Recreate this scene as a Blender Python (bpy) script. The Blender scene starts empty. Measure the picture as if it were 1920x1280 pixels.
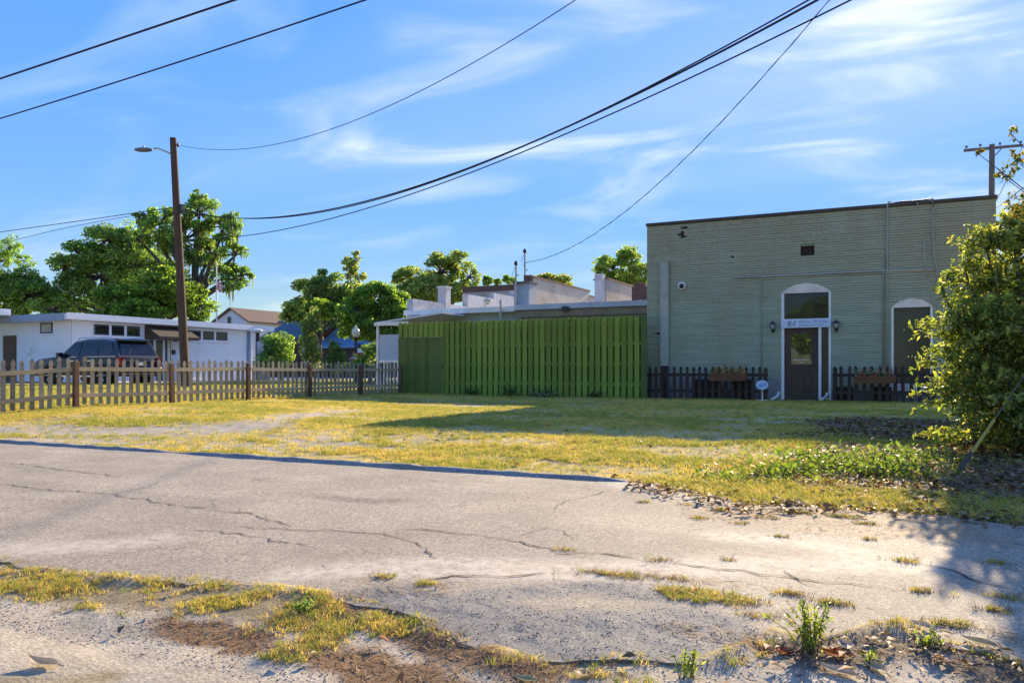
import bpy, bmesh, math, random
import numpy as np
from mathutils import Vector, Matrix
from mathutils.geometry import delaunay_2d_cdt

R = math.radians
SC = bpy.context.scene
COL = SC.collection
random.seed(7)
rng = np.random.default_rng(7)

# ------------------------------------------------------------------ camera, sky, sun, exposure
CAM_Z = 0.83
FPX = 1500.0            # focal length in photograph pixels (1920 wide)
HOR = 694.0             # horizon row in the photograph
YAW = R(26.0)
cam_d = bpy.data.cameras.new('camera')
cam = bpy.data.objects.new('camera', cam_d)
COL.objects.link(cam)
cam.location = (0, 0, CAM_Z)
cam.rotation_euler = (R(90), 0, YAW)
cam_d.sensor_width = 36.0
cam_d.lens = 36.0 * FPX / 1920.0
cam_d.shift_y = (HOR - 640.0) / 1920.0
cam_d.clip_start = 0.05
cam_d.clip_end = 3000
SC.camera = cam

SKY_GAIN, SKY_ROLL, SKY_SAT, SKY_HUE = 3.85, 2.2, 1.25, 0.516
SUN_EL, SUN_AZ = R(21.0), R(2.0)      # azimuth from +Y towards +X
world = bpy.data.worlds.new('World')
SC.world = world
world.use_nodes = True
wn, wl = world.node_tree.nodes, world.node_tree.links
wn.clear()
w_out = wn.new('ShaderNodeOutputWorld')
w_bg = wn.new('ShaderNodeBackground')
w_sky = wn.new('ShaderNodeTexSky')
w_sky.sky_type = 'NISHITA'
w_sky.sun_disc = False
w_sky.sun_elevation = SUN_EL
w_sky.sun_rotation = SUN_AZ
w_sky.altitude = 400
w_sky.air_density = 1.0
w_sky.dust_density = 0.0
w_sky.ozone_density = 3.0
w_bg.inputs['Strength'].default_value = 0.10
# thin high cloud: streaky noise on a flat layer above the place
w_tc = wn.new('ShaderNodeTexCoord')
w_sep = wn.new('ShaderNodeSeparateXYZ')
wl.new(w_tc.outputs['Generated'], w_sep.inputs[0])
def wmath(op, a, b=None, clamp=False):
    n = wn.new('ShaderNodeMath'); n.operation = op; n.use_clamp = clamp
    for i, v in enumerate((a, b)):
        if v is None: continue
        if isinstance(v, (int, float)): n.inputs[i].default_value = v
        else: wl.new(v, n.inputs[i])
    return n.outputs[0]
w_z = wmath('ADD', wmath('MAXIMUM', w_sep.outputs['Z'], 0.0), 0.16)
w_cmb = wn.new('ShaderNodeCombineXYZ')
wl.new(wmath('DIVIDE', w_sep.outputs['X'], w_z), w_cmb.inputs[0])
wl.new(wmath('DIVIDE', w_sep.outputs['Y'], w_z), w_cmb.inputs[1])
def wnoise(scale_xyz, rot, loc, scale, detail, rough, dist):
    m = wn.new('ShaderNodeMapping')
    m.inputs['Location'].default_value = loc
    m.inputs['Rotation'].default_value = (0, 0, rot)
    m.inputs['Scale'].default_value = scale_xyz
    wl.new(w_cmb.outputs[0], m.inputs['Vector'])
    n = wn.new('ShaderNodeTexNoise')
    n.inputs['Scale'].default_value = scale
    n.inputs['Detail'].default_value = detail
    n.inputs['Roughness'].default_value = rough
    n.inputs['Distortion'].default_value = dist
    wl.new(m.outputs[0], n.inputs['Vector'])
    return n.outputs['Fac']
def wramp(v, a, b):
    n = wn.new('ShaderNodeMapRange'); n.interpolation_type = 'SMOOTHSTEP'
    n.inputs['From Min'].default_value = a; n.inputs['From Max'].default_value = b
    wl.new(v, n.inputs['Value'])
    return n.outputs[0]
CL1 = (R(-20), (1.7, 4.2, 0))
c_big = wramp(wnoise((0.42, 1.0, 1), CL1[0], CL1[1], 0.55, 4, 0.45, 0.35), 0.44, 0.80)
c_fine = wramp(wnoise((0.65, 1.35, 1), R(-20), (7.2, 2.0, 0), 2.0, 7, 0.50, 0.9), 0.44, 0.84)
c_tot = wmath('ADD', wmath('MULTIPLY', c_big, 0.30), wmath('MULTIPLY', wmath('MULTIPLY', c_fine, wmath('ADD', c_big, 0.22)), 1.25), clamp=True)
# even out the sky's range so that the side towards the sun keeps its blue
w_bw = wn.new('ShaderNodeRGBToBW'); wl.new(w_sky.outputs[0], w_bw.inputs[0])
w_gain = wmath('DIVIDE', SKY_GAIN, wmath('ADD', wmath('MULTIPLY', w_bw.outputs[0], SKY_ROLL), 1.0))
w_gv = wn.new('ShaderNodeCombineXYZ'); [wl.new(w_gain, w_gv.inputs[i]) for i in range(3)]
w_mul = wn.new('ShaderNodeMix'); w_mul.data_type = 'RGBA'; w_mul.blend_type = 'MULTIPLY'; w_mul.inputs['Factor'].default_value = 1.0
wl.new(w_sky.outputs[0], w_mul.inputs['A']); wl.new(w_gv.outputs[0], w_mul.inputs['B'])
w_hsv = wn.new('ShaderNodeHueSaturation')
w_hsv.inputs['Saturation'].default_value = SKY_SAT
w_hsv.inputs['Hue'].default_value = SKY_HUE
wl.new(w_mul.outputs['Result'], w_hsv.inputs['Color'])
w_mix = wn.new('ShaderNodeMix'); w_mix.data_type = 'RGBA'
wl.new(c_tot, w_mix.inputs['Factor'])
wl.new(w_hsv.outputs[0], w_mix.inputs['A'])
w_mix.inputs['B'].default_value = (2.75, 2.85, 3.0, 1)
wl.new(w_mix.outputs['Result'], w_bg.inputs['Color'])
wl.new(w_bg.outputs[0], w_out.inputs['Surface'])

sun_d = bpy.data.lights.new('sun', 'SUN')
sun = bpy.data.objects.new('sun', sun_d)
COL.objects.link(sun)
sun_d.energy = 2.9
sun_d.angle = R(0.55)
sun_d.color = (1.0, 0.82, 0.57)
sdir = Vector((-math.sin(SUN_AZ) * math.cos(SUN_EL), -math.cos(SUN_AZ) * math.cos(SUN_EL), -math.sin(SUN_EL)))
sun.rotation_euler = sdir.to_track_quat('-Z', 'Y').to_euler()
sun.location = (10, 40, 30)

SC.view_settings.view_transform = 'Standard'
SC.view_settings.look = 'None'
SC.view_settings.gamma = 1.0
SC.view_settings.exposure = 2.14
SC.view_settings.use_curve_mapping = False
SC.cycles.use_denoising = True
SC.cycles.max_bounces = 7
SC.cycles.diffuse_bounces = 4
SC.cycles.glossy_bounces = 3
SC.cycles.transmission_bounces = 4
SC.cycles.transparent_max_bounces = 6
SC.cycles.sample_clamp_indirect = 6.0

# ------------------------------------------------------------------ the survey: photograph pixel -> place
SY, CY = math.sin(YAW), math.cos(YAW)
def ray(px):
    u = (px - 960.0) / FPX
    return (-SY + u * CY, CY + u * SY)
def tY(px, Y): return Y / ray(px)[1]                 # depth at which a column meets a plane of constant Y
def tX(px, X): return X / ray(px)[0]
def zat(py, t): return CAM_Z + (HOR - py) / FPX * t
def P(px, py, t):
    d = ray(px); return Vector((d[0] * t, d[1] * t, zat(py, t)))
def xY(px, Y): return ray(px)[0] * tY(px, Y)
def yX(px, X): return ray(px)[1] * tX(px, X)

# ------------------------------------------------------------------ numpy noise
def _hash(ix, iy, seed):
    h = (ix * 374761393 + iy * 668265263 + seed * 144665) & 0xffffffff
    h = ((h ^ (h >> 13)) * 1274126177) & 0xffffffff
    return ((h ^ (h >> 16)) & 0xffff) / 65535.0
def vnoise(x, y, seed=0):
    x = np.asarray(x, float); y = np.asarray(y, float)
    ix = np.floor(x).astype(np.int64); iy = np.floor(y).astype(np.int64)
    fx = x - ix; fy = y - iy
    fx = fx * fx * (3 - 2 * fx); fy = fy * fy * (3 - 2 * fy)
    a = _hash(ix, iy, seed); b = _hash(ix + 1, iy, seed); c = _hash(ix, iy + 1, seed); d = _hash(ix + 1, iy + 1, seed)
    return a + (b - a) * fx + (c - a) * fy + (a - b - c + d) * fx * fy
def fbm(x, y, seed=0, oct=4):
    s = 0; a = 0.5; n = 0
    for i in range(oct):
        s = s + a * vnoise(np.asarray(x) * 2 ** i, np.asarray(y) * 2 ** i, seed + i * 17); n += a; a *= 0.5
    return s / n
def sstep(a, b, v):
    t = np.clip((np.asarray(v, float) - a) / (b - a), 0, 1); return t * t * (3 - 2 * t)

# ------------------------------------------------------------------ ground height
YC = 6.84                                            # line of the asphalt kerb
def gz(x, y):
    x = np.asarray(x, float); y = np.asarray(y, float)
    s = sstep(YC, 10.6, y)
    z = -0.17 + 0.17 * s + 0.05 * sstep(-9, -15, x) * s + 0.17 * sstep(-17, -30, x) * s
    z = z - 0.03 * np.clip(YC - y, 0, 8)
    far = sstep(YC + 0.25, YC + 2.0, y)
    z = z + (fbm(x * 0.9, y * 0.9, 3, 3) - 0.5) * 0.05 * far
    if EDGE:                                          # the near verge: lumpy, with dirt drifted over the road's edge
        e = np.interp(x, EDGE['x'], EDGE['y'])
        f = fbm(x * 2.2, y * 2.2, 9, 4)
        z = z + (f - 0.5) * 0.05 * sstep(0.05, -0.2, y - e) + 0.03 * np.exp(-((y - e + .02) / 0.10) ** 2) * np.clip(fbm(x * 3.5, y * 3.5, 12, 4) * 2.6 - 0.8, 0, 1.2)
    return z
EDGE = {}
def poly_mask(x, y, poly):
    x = np.asarray(x, float); y = np.asarray(y, float); ins = np.zeros(np.broadcast(x, y).shape, bool); j = len(poly) - 1
    for i in range(len(poly)):
        (xi, yi), (xj, yj) = poly[i], poly[j]
        ins ^= ((yi > y) != (yj > y)) & (x < (xj - xi) * (y - yi) / (yj - yi + 1e-12) + xi); j = i
    return ins.astype(float)
def gz1(x, y): return float(gz(x, y))
_G = {}
def G(px, py):
    k = (px, py, bool(EDGE))
    if k not in _G: _G[k] = _ground_point(px, py)
    return _G[k]
def _ground_point(px, py):
    d = ray(px); z = -0.15
    for i in range(8):
        t = (CAM_Z - z) * FPX / (py - HOR)
        z = gz1(d[0] * t, d[1] * t)
    return (d[0] * t, d[1] * t)

# ------------------------------------------------------------------ materials
def new_mat(name):
    m = bpy.data.materials.new(name); m.use_nodes = True
    n = m.node_tree.nodes; n.clear()
    return m, n, m.node_tree.links
def nd(n, t, **kw):
    x = n.new(t)
    for k, v in kw.items():
        if k in x.inputs: x.inputs[k].default_value = v
        else: setattr(x, k, v)
    return x
def mathn(n, l, op, a, b=None, clamp=False):
    x = n.new('ShaderNodeMath'); x.operation = op; x.use_clamp = clamp
    for i, v in enumerate((a, b)):
        if v is None: continue
        if isinstance(v, (int, float)): x.inputs[i].default_value = v
        else: l.new(v, x.inputs[i])
    return x.outputs[0]
def mixc(n, l, f, a, b, blend='MIX'):
    x = n.new('ShaderNodeMix'); x.data_type = 'RGBA'; x.blend_type = blend
    for k, v in (('Factor', f), ('A', a), ('B', b)):
        if isinstance(v, (int, float)): x.inputs[k].default_value = v
        elif isinstance(v, tuple): x.inputs[k].default_value = v + (1,) if len(v) == 3 else v
        else: l.new(v, x.inputs[k])
    return x.outputs['Result']
def noise(n, l, vec, scale, detail=4, rough=0.55, dist=0.0):
    x = nd(n, 'ShaderNodeTexNoise', Scale=scale, Detail=detail, Roughness=rough, Distortion=dist)
    if vec is not None: l.new(vec, x.inputs['Vector'])
    return x.outputs['Fac']
def mrange(n, l, v, a, b, c=0.0, d=1.0):
    x = n.new('ShaderNodeMapRange')
    for k, val in (('From Min', a), ('From Max', b), ('To Min', c), ('To Max', d)): x.inputs[k].default_value = val
    l.new(v, x.inputs['Value']); return x.outputs[0]
def stretch(n, l, vec, s):
    m = n.new('ShaderNodeMapping'); m.inputs['Scale'].default_value = s; l.new(vec, m.inputs['Vector']); return m.outputs[0]
def tint(c, k): return tuple(min(1, v * k) for v in c[:3])

def mat(name, c, c2=None, rough=0.8, scale=3.0, sv=(1, 1, 1), contrast=(0.35, 0.7), bump=0.0, bscale=40.0, vary=0.0,
        metal=0.0, spec=0.3, coat=0.0, dirt=None, dirt_scale=1.2, dirt_amt=0.5, coord='Object'):
    m, n, l = new_mat(name)
    out = n.new('ShaderNodeOutputMaterial'); b = n.new('ShaderNodeBsdfPrincipled')
    l.new(b.outputs[0], out.inputs[0])
    b.inputs['Roughness'].default_value = rough; b.inputs['Metallic'].default_value = metal
    b.inputs['Specular IOR Level'].default_value = spec
    b.inputs['Coat Weight'].default_value = coat
    if coord == 'World':
        vec = n.new('ShaderNodeNewGeometry').outputs['Position']
    else:
        vec = n.new('ShaderNodeTexCoord').outputs['Object']
    c2 = c2 or tint(c, 0.72)
    v2 = stretch(n, l, vec, sv)
    f = mrange(n, l, noise(n, l, v2, scale, 6, 0.6), contrast[0], contrast[1])
    col = mixc(n, l, f, c, c2)
    if dirt:
        fd = mrange(n, l, noise(n, l, vec, dirt_scale, 7, 0.65), 0.48, 0.72, 0, dirt_amt)
        col = mixc(n, l, fd, col, dirt)
    if vary:
        oi = n.new('ShaderNodeObjectInfo')
        k = mrange(n, l, oi.outputs['Random'], 0, 1, 1 - vary, 1 + vary)
        g = n.new('ShaderNodeCombineXYZ')
        for i in range(3): l.new(k, g.inputs[i])
        col = mixc(n, l, 1.0, col, g.outputs[0], 'MULTIPLY')
    l.new(col, b.inputs['Base Color'])
    if bump:
        bp = nd(n, 'ShaderNodeBump', Strength=bump, Distance=0.02)
        l.new(noise(n, l, stretch(n, l, vec, sv), bscale, 5, 0.6), bp.inputs['Height'])
        l.new(bp.outputs[0], b.inputs['Normal'])
    return m

def leaf_mat(name, trans=0.45, rough=0.55, gain=1.0):
    """colour per leaf from the mesh's Col attribute"""
    m, n, l = new_mat(name)
    out = n.new('ShaderNodeOutputMaterial'); mix = n.new('ShaderNodeMixShader')
    b = n.new('ShaderNodeBsdfPrincipled'); t = n.new('ShaderNodeBsdfTranslucent')
    a = n.new('ShaderNodeAttribute'); a.attribute_name = 'Col'
    b.inputs['Roughness'].default_value = rough; b.inputs['Specular IOR Level'].default_value = 0.25
    l.new(mixc(n, l, 1.0, a.outputs['Color'], (gain, gain, gain), 'MULTIPLY'), b.inputs['Base Color'])
    l.new(mixc(n, l, 1.0, a.outputs['Color'], (1.7 * gain, 1.65 * gain, 0.8 * gain), 'MULTIPLY'), t.inputs['Color'])
    mix.inputs[0].default_value = trans
    l.new(b.outputs[0], mix.inputs[1]); l.new(t.outputs[0], mix.inputs[2]); l.new(mix.outputs[0], out.inputs[0])
    return m

def blade_mat(name, ca, cb, cc, trans=0.4):
    """grass blade: colour drifts with place and from tuft to tuft"""
    m, n, l = new_mat(name)
    out = n.new('ShaderNodeOutputMaterial'); mix = n.new('ShaderNodeMixShader')
    b = n.new('ShaderNodeBsdfPrincipled'); t = n.new('ShaderNodeBsdfTranslucent')
    oi = n.new('ShaderNodeObjectInfo'); pos = n.new('ShaderNodeNewGeometry').outputs['Position']
    f1 = mrange(n, l, noise(n, l, pos, 0.8, 4, 0.6), 0.38, 0.62)
    f2 = mathn(n, l, 'ADD', mathn(n, l, 'MULTIPLY', f1, 0.6), mathn(n, l, 'MULTIPLY', oi.outputs['Random'], 0.5), True)
    c = mixc(n, l, f2, ca, cb)
    c = mixc(n, l, mathn(n, l, 'POWER', mathn(n, l, 'FRACT', mathn(n, l, 'MULTIPLY', oi.outputs['Random'], 17.3)), 3.0), c, cc)
    b.inputs['Roughness'].default_value = 0.6; b.inputs['Specular IOR Level'].default_value = 0.2
    l.new(c, b.inputs['Base Color']); l.new(mixc(n, l, 1.0, c, (1.2, 1.1, 0.75), 'MULTIPLY'), t.inputs['Color'])
    mix.inputs[0].default_value = trans
    l.new(b.outputs[0], mix.inputs[1]); l.new(t.outputs[0], mix.inputs[2]); l.new(mix.outputs[0], out.inputs[0])
    return m

def glass_mat(name, c=(0.02, 0.022, 0.02), rough=0.04, ior=1.5, spec=0.5):
    m, n, l = new_mat(name)
    out = n.new('ShaderNodeOutputMaterial'); b = n.new('ShaderNodeBsdfPrincipled'); l.new(b.outputs[0], out.inputs[0])
    b.inputs['Base Color'].default_value = c + (1,); b.inputs['Roughness'].default_value = rough
    b.inputs['IOR'].default_value = ior; b.inputs['Specular IOR Level'].default_value = spec
    bp = nd(n, 'ShaderNodeBump', Strength=0.06, Distance=0.05)
    l.new(noise(n, l, n.new('ShaderNodeTexCoord').outputs['Object'], 1.6, 2), bp.inputs['Height'])
    l.new(bp.outputs[0], b.inputs['Normal'])
    return m

# ------------------------------------------------------------------ mesh helpers
def tag(o, label=None, cat=None, group=None, kind=None):
    if label: o['label'] = label
    if cat: o['category'] = cat
    if group: o['group'] = group
    if kind: o['kind'] = kind
    return o
def empty(name, loc=(0, 0, 0), label=None, cat=None, group=None):
    o = bpy.data.objects.new(name, None); COL.objects.link(o); o.location = loc; o.empty_display_size = 0.2
    return tag(o, label, cat, group)
def worldloc(o):
    v = Vector(o.location)
    while o.parent: o = o.parent; v += Vector(o.location)
    return v
def link(name, me, parent=None, loc=None):
    o = bpy.data.objects.new(name, me); COL.objects.link(o)
    if parent: o.parent = parent
    if loc is not None: o.location = loc
    return o

class MB:
    """collects shapes in place coordinates; build() makes one mesh object, local to its parent"""
    def __init__(s): s.v, s.f, s.m = [], [], []
    def add(s, vs, fs, mi=0):
        o = len(s.v); s.v += [tuple(v) for v in vs]; s.f += [tuple(i + o for i in f) for f in fs]; s.m += [mi] * len(fs); return s
    def box(s, a, b, mi=0):
        x0, x1 = sorted((a[0], b[0])); y0, y1 = sorted((a[1], b[1])); z0, z1 = sorted((a[2], b[2]))
        v = [(x0, y0, z0), (x1, y0, z0), (x1, y1, z0), (x0, y1, z0), (x0, y0, z1), (x1, y0, z1), (x1, y1, z1), (x0, y1, z1)]
        return s.add(v, [(0, 3, 2, 1), (4, 5, 6, 7), (0, 1, 5, 4), (1, 2, 6, 5), (2, 3, 7, 6), (3, 0, 4, 7)], mi)
    def hexa(s, v, mi=0):
        return s.add(v, [(0, 3, 2, 1), (4, 5, 6, 7), (0, 1, 5, 4), (1, 2, 6, 5), (2, 3, 7, 6), (3, 0, 4, 7)], mi)
    def prism(s, pts, d, mi=0):
        """polygon pts (3d) pushed along vector d"""
        n = len(pts); d = Vector(d); a = [Vector(p) for p in pts]; b = [p + d for p in a]
        fs = [tuple(range(n))[::-1], tuple(range(n, 2 * n))] + [(i, (i + 1) % n, n + (i + 1) % n, n + i) for i in range(n)]
        return s.add(a + b, fs, mi)
    def tube(s, pts, rad, n=8, mi=0, cap=True):
        pts = [Vector(p) for p in pts]; rads = rad if isinstance(rad, (list, tuple)) else [rad] * len(pts)
        rings = []; up = Vector((0, 0, 1))
        d0 = (pts[1] - pts[0]).normalized()
        ref = up if abs(d0.z) < 0.9 else Vector((1, 0, 0))
        u = d0.cross(ref).normalized()
        for i, p in enumerate(pts):
            d = (pts[min(i + 1, len(pts) - 1)] - pts[max(i - 1, 0)]).normalized()
            u = (u - d * u.dot(d)).normalized(); w = d.cross(u)
            rings.append([p + (u * math.cos(2 * math.pi * k / n) + w * math.sin(2 * math.pi * k / n)) * rads[i] for k in range(n)])
        vs = [v for r in rings for v in r]; fs = []
        for i in range(len(pts) - 1):
            for k in range(n):
                fs.append((i * n + k, i * n + (k + 1) % n, (i + 1) * n + (k + 1) % n, (i + 1) * n + k))
        if cap: fs += [tuple(range(n))[::-1], tuple(range((len(pts) - 1) * n, len(pts) * n))]
        return s.add(vs, fs, mi)
    def lathe(s, c, prof, n=16, mi=0):
        c = Vector(c); vs = []; fs = []
        for r, z in prof: vs += [c + Vector((r * math.cos(2 * math.pi * k / n), r * math.sin(2 * math.pi * k / n), z)) for k in range(n)]
        for i in range(len(prof) - 1):
            for k in range(n): fs.append((i * n + k, i * n + (k + 1) % n, (i + 1) * n + (k + 1) % n, (i + 1) * n + k))
        fs += [tuple(range(n))[::-1], tuple(range((len(prof) - 1) * n, len(prof) * n))]
        return s.add(vs, fs, mi)
    def ellipsoid(s, c, r, n=14, k=8, mi=0):
        prof = [(max(1e-4, math.sin(math.pi * i / k)), -math.cos(math.pi * i / k)) for i in range(k + 1)]
        o = len(s.v); s.lathe((0, 0, 0), prof, n, mi)
        for i in range(o, len(s.v)): s.v[i] = tuple(s.v[i][j] * r[j] + c[j] for j in range(3))
        return s
    def build(s, name, m, parent=None, smooth=False, bevel=0.0, seg=1, origin=None):
        off = worldloc(parent) if parent else Vector((0, 0, 0))
        loc = None
        if origin is not None:
            loc = Vector(origin) - off; off = Vector(origin)
        me = bpy.data.meshes.new(name)
        me.from_pydata([(v[0] - off.x, v[1] - off.y, v[2] - off.z) for v in s.v], [], s.f)
        for x in (m if isinstance(m, (list, tuple)) else [m]): me.materials.append(x)
        if len(me.materials) > 1: me.polygons.foreach_set('material_index', s.m)
        bm = bmesh.new(); bm.from_mesh(me)
        bmesh.ops.recalc_face_normals(bm, faces=bm.faces)
        if bevel:
            bmesh.ops.bevel(bm, geom=list(bm.edges), offset=bevel, segments=seg, affect='EDGES', profile=0.6, clamp_overlap=True)
        bm.to_mesh(me); bm.free()
        if smooth:
            me.shade_smooth() if smooth is True else me.set_sharp_from_angle(angle=R(smooth))
            if smooth is not True:
                me.polygons.foreach_set('use_smooth', [True] * len(me.polygons))
                me.set_sharp_from_angle(angle=R(smooth))
        return link(name, me, parent, loc)

def quads_mesh(name, V, m, cols=None, parent=None):
    """V: (N,4,3) array of quads, cols (N,3)"""
    N = len(V); me = bpy.data.meshes.new(name)
    off = np.array(worldloc(parent)) if parent else np.zeros(3)
    me.vertices.add(N * 4); me.vertices.foreach_set('co', (V.reshape(-1, 3) - off).astype(np.float32).ravel())
    me.loops.add(N * 4); me.loops.foreach_set('vertex_index', np.arange(N * 4, dtype=np.int32))
    me.polygons.add(N); me.polygons.foreach_set('loop_start', np.arange(0, N * 4, 4, dtype=np.int32))
    me.update(calc_edges=True)
    if cols is not None:
        a = me.color_attributes.new('Col', 'FLOAT_COLOR', 'POINT')
        c = np.ones((N, 4, 4), np.float32); c[:, :, :3] = cols[:, None, :]
        a.data.foreach_set('color', c.ravel())
    me.materials.append(m)
    return link(name, me, parent)

def rand_unit(n):
    v = rng.normal(size=(n, 3)); return v / np.linalg.norm(v, axis=1, keepdims=True)
def leaf_quads(c, size, aspect=0.5, droop=0.0, flat=0.0, fold=0.12):
    """rhombic leaves at points c; size (N,)"""
    n = len(c); d = rand_unit(n); d[:, 2] = d[:, 2] * (1 - flat) - droop; d /= np.linalg.norm(d, axis=1, keepdims=True)
    nr = rand_unit(n); nr[:, 2] += flat * 3
    s = np.cross(d, nr); s /= np.linalg.norm(s, axis=1, keepdims=True) + 1e-9
    up = np.cross(s, d)
    L = size[:, None]; W = L * aspect * 0.5
    base = c - d * L * 0.5; tip = c + d * L * 0.5
    a = c + s * W + up * L * fold - d * L * 0.08; b = c - s * W + up * L * fold - d * L * 0.08
    return np.stack([base, a, tip, b], axis=1)
def pick_cols(n, pal, jit=0.18):
    pal = np.array(pal); c = pal[rng.integers(0, len(pal), n)]
    k = 1 + rng.uniform(-jit, jit, (n, 1)); h = 1 + rng.uniform(-0.06, 0.06, (n, 3))
    return np.clip(c * k * h, 0.002, 1)

def copy_part(src, parent, loc, rot=None, scale=None):
    o = src.copy(); COL.objects.link(o); o.parent = parent; o.location = loc
    if rot is not None: o.rotation_euler = rot
    if scale is not None: o.scale = scale
    return o

def scatter(name, pts, rotz, scl, sources, label, cat, tilt=0.15, pick=None):
    """one 'stuff' object: pieces set out on points by geometry nodes"""
    me = bpy.data.meshes.new(name); n = len(pts)
    me.vertices.add(n); me.vertices.foreach_set('co', np.asarray(pts, np.float32).ravel())
    a = me.attributes.new('rot', 'FLOAT_VECTOR', 'POINT')
    r = np.zeros((n, 3), np.float32); r[:, 2] = rotz; r[:, :2] = rng.uniform(-tilt, tilt, (n, 2)); a.data.foreach_set('vector', r.ravel())
    a = me.attributes.new('scl', 'FLOAT', 'POINT'); a.data.foreach_set('value', np.asarray(scl, np.float32))
    a = me.attributes.new('pick', 'INT', 'POINT'); a.data.foreach_set('value', (rng.integers(0, len(sources), n) if pick is None else pick).astype(np.int32))
    o = link(name, me); tag(o, label, cat, kind='stuff')
    coll = bpy.data.collections.new(name + '_pieces')
    for i, s in enumerate(sources): coll.objects.link(s)
    ng = bpy.data.node_groups.new(name, 'GeometryNodeTree')
    ng.interface.new_socket('Geometry', in_out='INPUT', socket_type='NodeSocketGeometry')
    ng.interface.new_socket('Geometry', in_out='OUTPUT', socket_type='NodeSocketGeometry')
    N, L = ng.nodes, ng.links
    gi = N.new('NodeGroupInput'); go = N.new('NodeGroupOutput')
    ci = N.new('GeometryNodeCollectionInfo'); ci.inputs['Collection'].default_value = coll
    ci.inputs['Separate Children'].default_value = True; ci.inputs['Reset Children'].default_value = True
    ip = N.new('GeometryNodeInstanceOnPoints'); ip.inputs['Pick Instance'].default_value = True
    def na(nm, ty):
        x = N.new('GeometryNodeInputNamedAttribute'); x.data_type = ty; x.inputs['Name'].default_value = nm
        return [q for q in x.outputs if q.enabled and q.name == 'Attribute'][0]
    L.new(gi.outputs[0], ip.inputs['Points']); L.new(ci.outputs[0], ip.inputs['Instance'])
    L.new(na('pick', 'INT'), ip.inputs['Instance Index'])
    er = N.new('FunctionNodeEulerToRotation'); L.new(na('rot', 'FLOAT_VECTOR'), er.inputs[0]); L.new(er.outputs[0], ip.inputs['Rotation'])
    L.new(na('scl', 'FLOAT'), ip.inputs['Scale']); L.new(ip.outputs[0], go.inputs[0])
    md = o.modifiers.new('scatter', 'NODES'); md.node_group = ng
    return o
def loose(name, me): return bpy.data.objects.new(name, me)

# ================================================================== THE SETTING
# ------------------------------------------------------------------ masks on the ground (place coordinates)
def spot(x, y, px, py, rx, ry, seed=1, rough=0.9):
    """irregular patch centred where column px, row py meets the ground; rx, ry in metres along X and Y"""
    cx, cy = G(px, py)
    d = np.hypot((x - cx) / rx, (y - cy) / ry)
    d = d + (fbm(x * 1.6 / min(rx, ry, 1), y * 1.6 / min(rx, ry, 1), seed, 4) - 0.5) * rough
    return sstep(1.1, 0.65, d)
def along(x, y, pts, w, seed=1):
    """irregular band along a line of ground pixels"""
    p = [G(*q) for q in pts]; d = np.full(np.shape(x), 1e9)
    for a, b in zip(p[:-1], p[1:]):
        ax, ay = a; dx, dy = b[0] - ax, b[1] - ay
        t = np.clip(((x - ax) * dx + (y - ay) * dy) / (dx * dx + dy * dy + 1e-9), 0, 1)
        d = np.minimum(d, np.hypot(x - ax - t * dx, y - ay - t * dy))
    return sstep(1.2, 0.4, d / w + (fbm(x * 1.8, y * 1.8, seed, 4) - 0.5) * 1.1)
NEAR_EDGE = [(-6, 1052), (60, 1066), (130, 1077), (250, 1090), (380, 1094), (500, 1100), (600, 1118), (650, 1130), (700, 1142), (770, 1162), (850, 1192), (905, 1220), (960, 1236),
             (1060, 1246), (1150, 1244), (1250, 1246), (1330, 1238), (1400, 1216), (1440, 1188), (1500, 1196), (1600, 1186), (1690, 1172), (1760, 1206), (1850, 1226), (1920, 1252)]
FAR_EDGE = [(1178, 905), (1240, 916), (1330, 936), (1400, 950), (1500, 952), (1600, 960), (1700, 965), (1800, 974), (1920, 990)]
near_w = [(-70, 2.7), (-14, 2.75)] + [G(*q) for q in NEAR_EDGE] + [(1.2, 3.75), (3.0, 3.6), (25, 3.6)]
far_w = [(25, 6.3), (4.0, 6.25), (1.6, 6.2)] + [G(*q) for q in FAR_EDGE][::-1]
def near_y(x): 
    p = sorted(near_w); return np.interp(x, [a for a, b in p], [b for a, b in p])
def far_y(x):
    p = sorted(far_w + [(-70, YC), (G(1178, 905)[0] - 0.02, YC)]); return np.interp(x, [a for a, b in p], [b for a, b in p])

AP = [(640, 1118), (700, 1138), (770, 1158), (850, 1192), (905, 1222), (960, 1238), (1150, 1246), (1330, 1236), (1420, 1208), (1450, 1190), (1420, 1130), (1330, 1098), (1180, 1088), (1050, 1082), (920, 1086), (800, 1090), (700, 1096)]
apw = [G(*q) for q in AP]
apc = (sum(p[0] for p in apw) / len(apw), sum(p[1] for p in apw) / len(apw))
_e = sorted(near_w)
EDGE.update(x=[p[0] for p in _e], y=[p[1] for p in _e], apron=[(apc[0] + (a - apc[0]) * .95, apc[1] + (b - apc[1]) * .9) for a, b in apw])
def m_sand(x, y):
    m = along(x, y, [(-80, 805), (60, 806), (180, 808), (320, 800), (430, 796), (520, 786), (600, 774), (640, 770)], 0.75, 5)
    m = np.maximum(m, along(x, y, [(-60, 822), (120, 826), (300, 832), (480, 838), (640, 836)], 0.5, 8) * 0.85)
    for q in ((560, 822, .8, .35), (895, 760, 1.6, .7), (780, 757, 1.1, .5), (1515, 792, 1.0, .45), (1640, 800, 1.0, .5), (700, 838, .9, .2), (930, 858, .7, .15)):
        m = np.maximum(m, spot(x, y, *q, seed=11) * 0.8)
    v = sstep(0.03, -0.1, y - near_y(x))                              # the verge on the near side is mostly sand
    return np.maximum(m, v)
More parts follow.
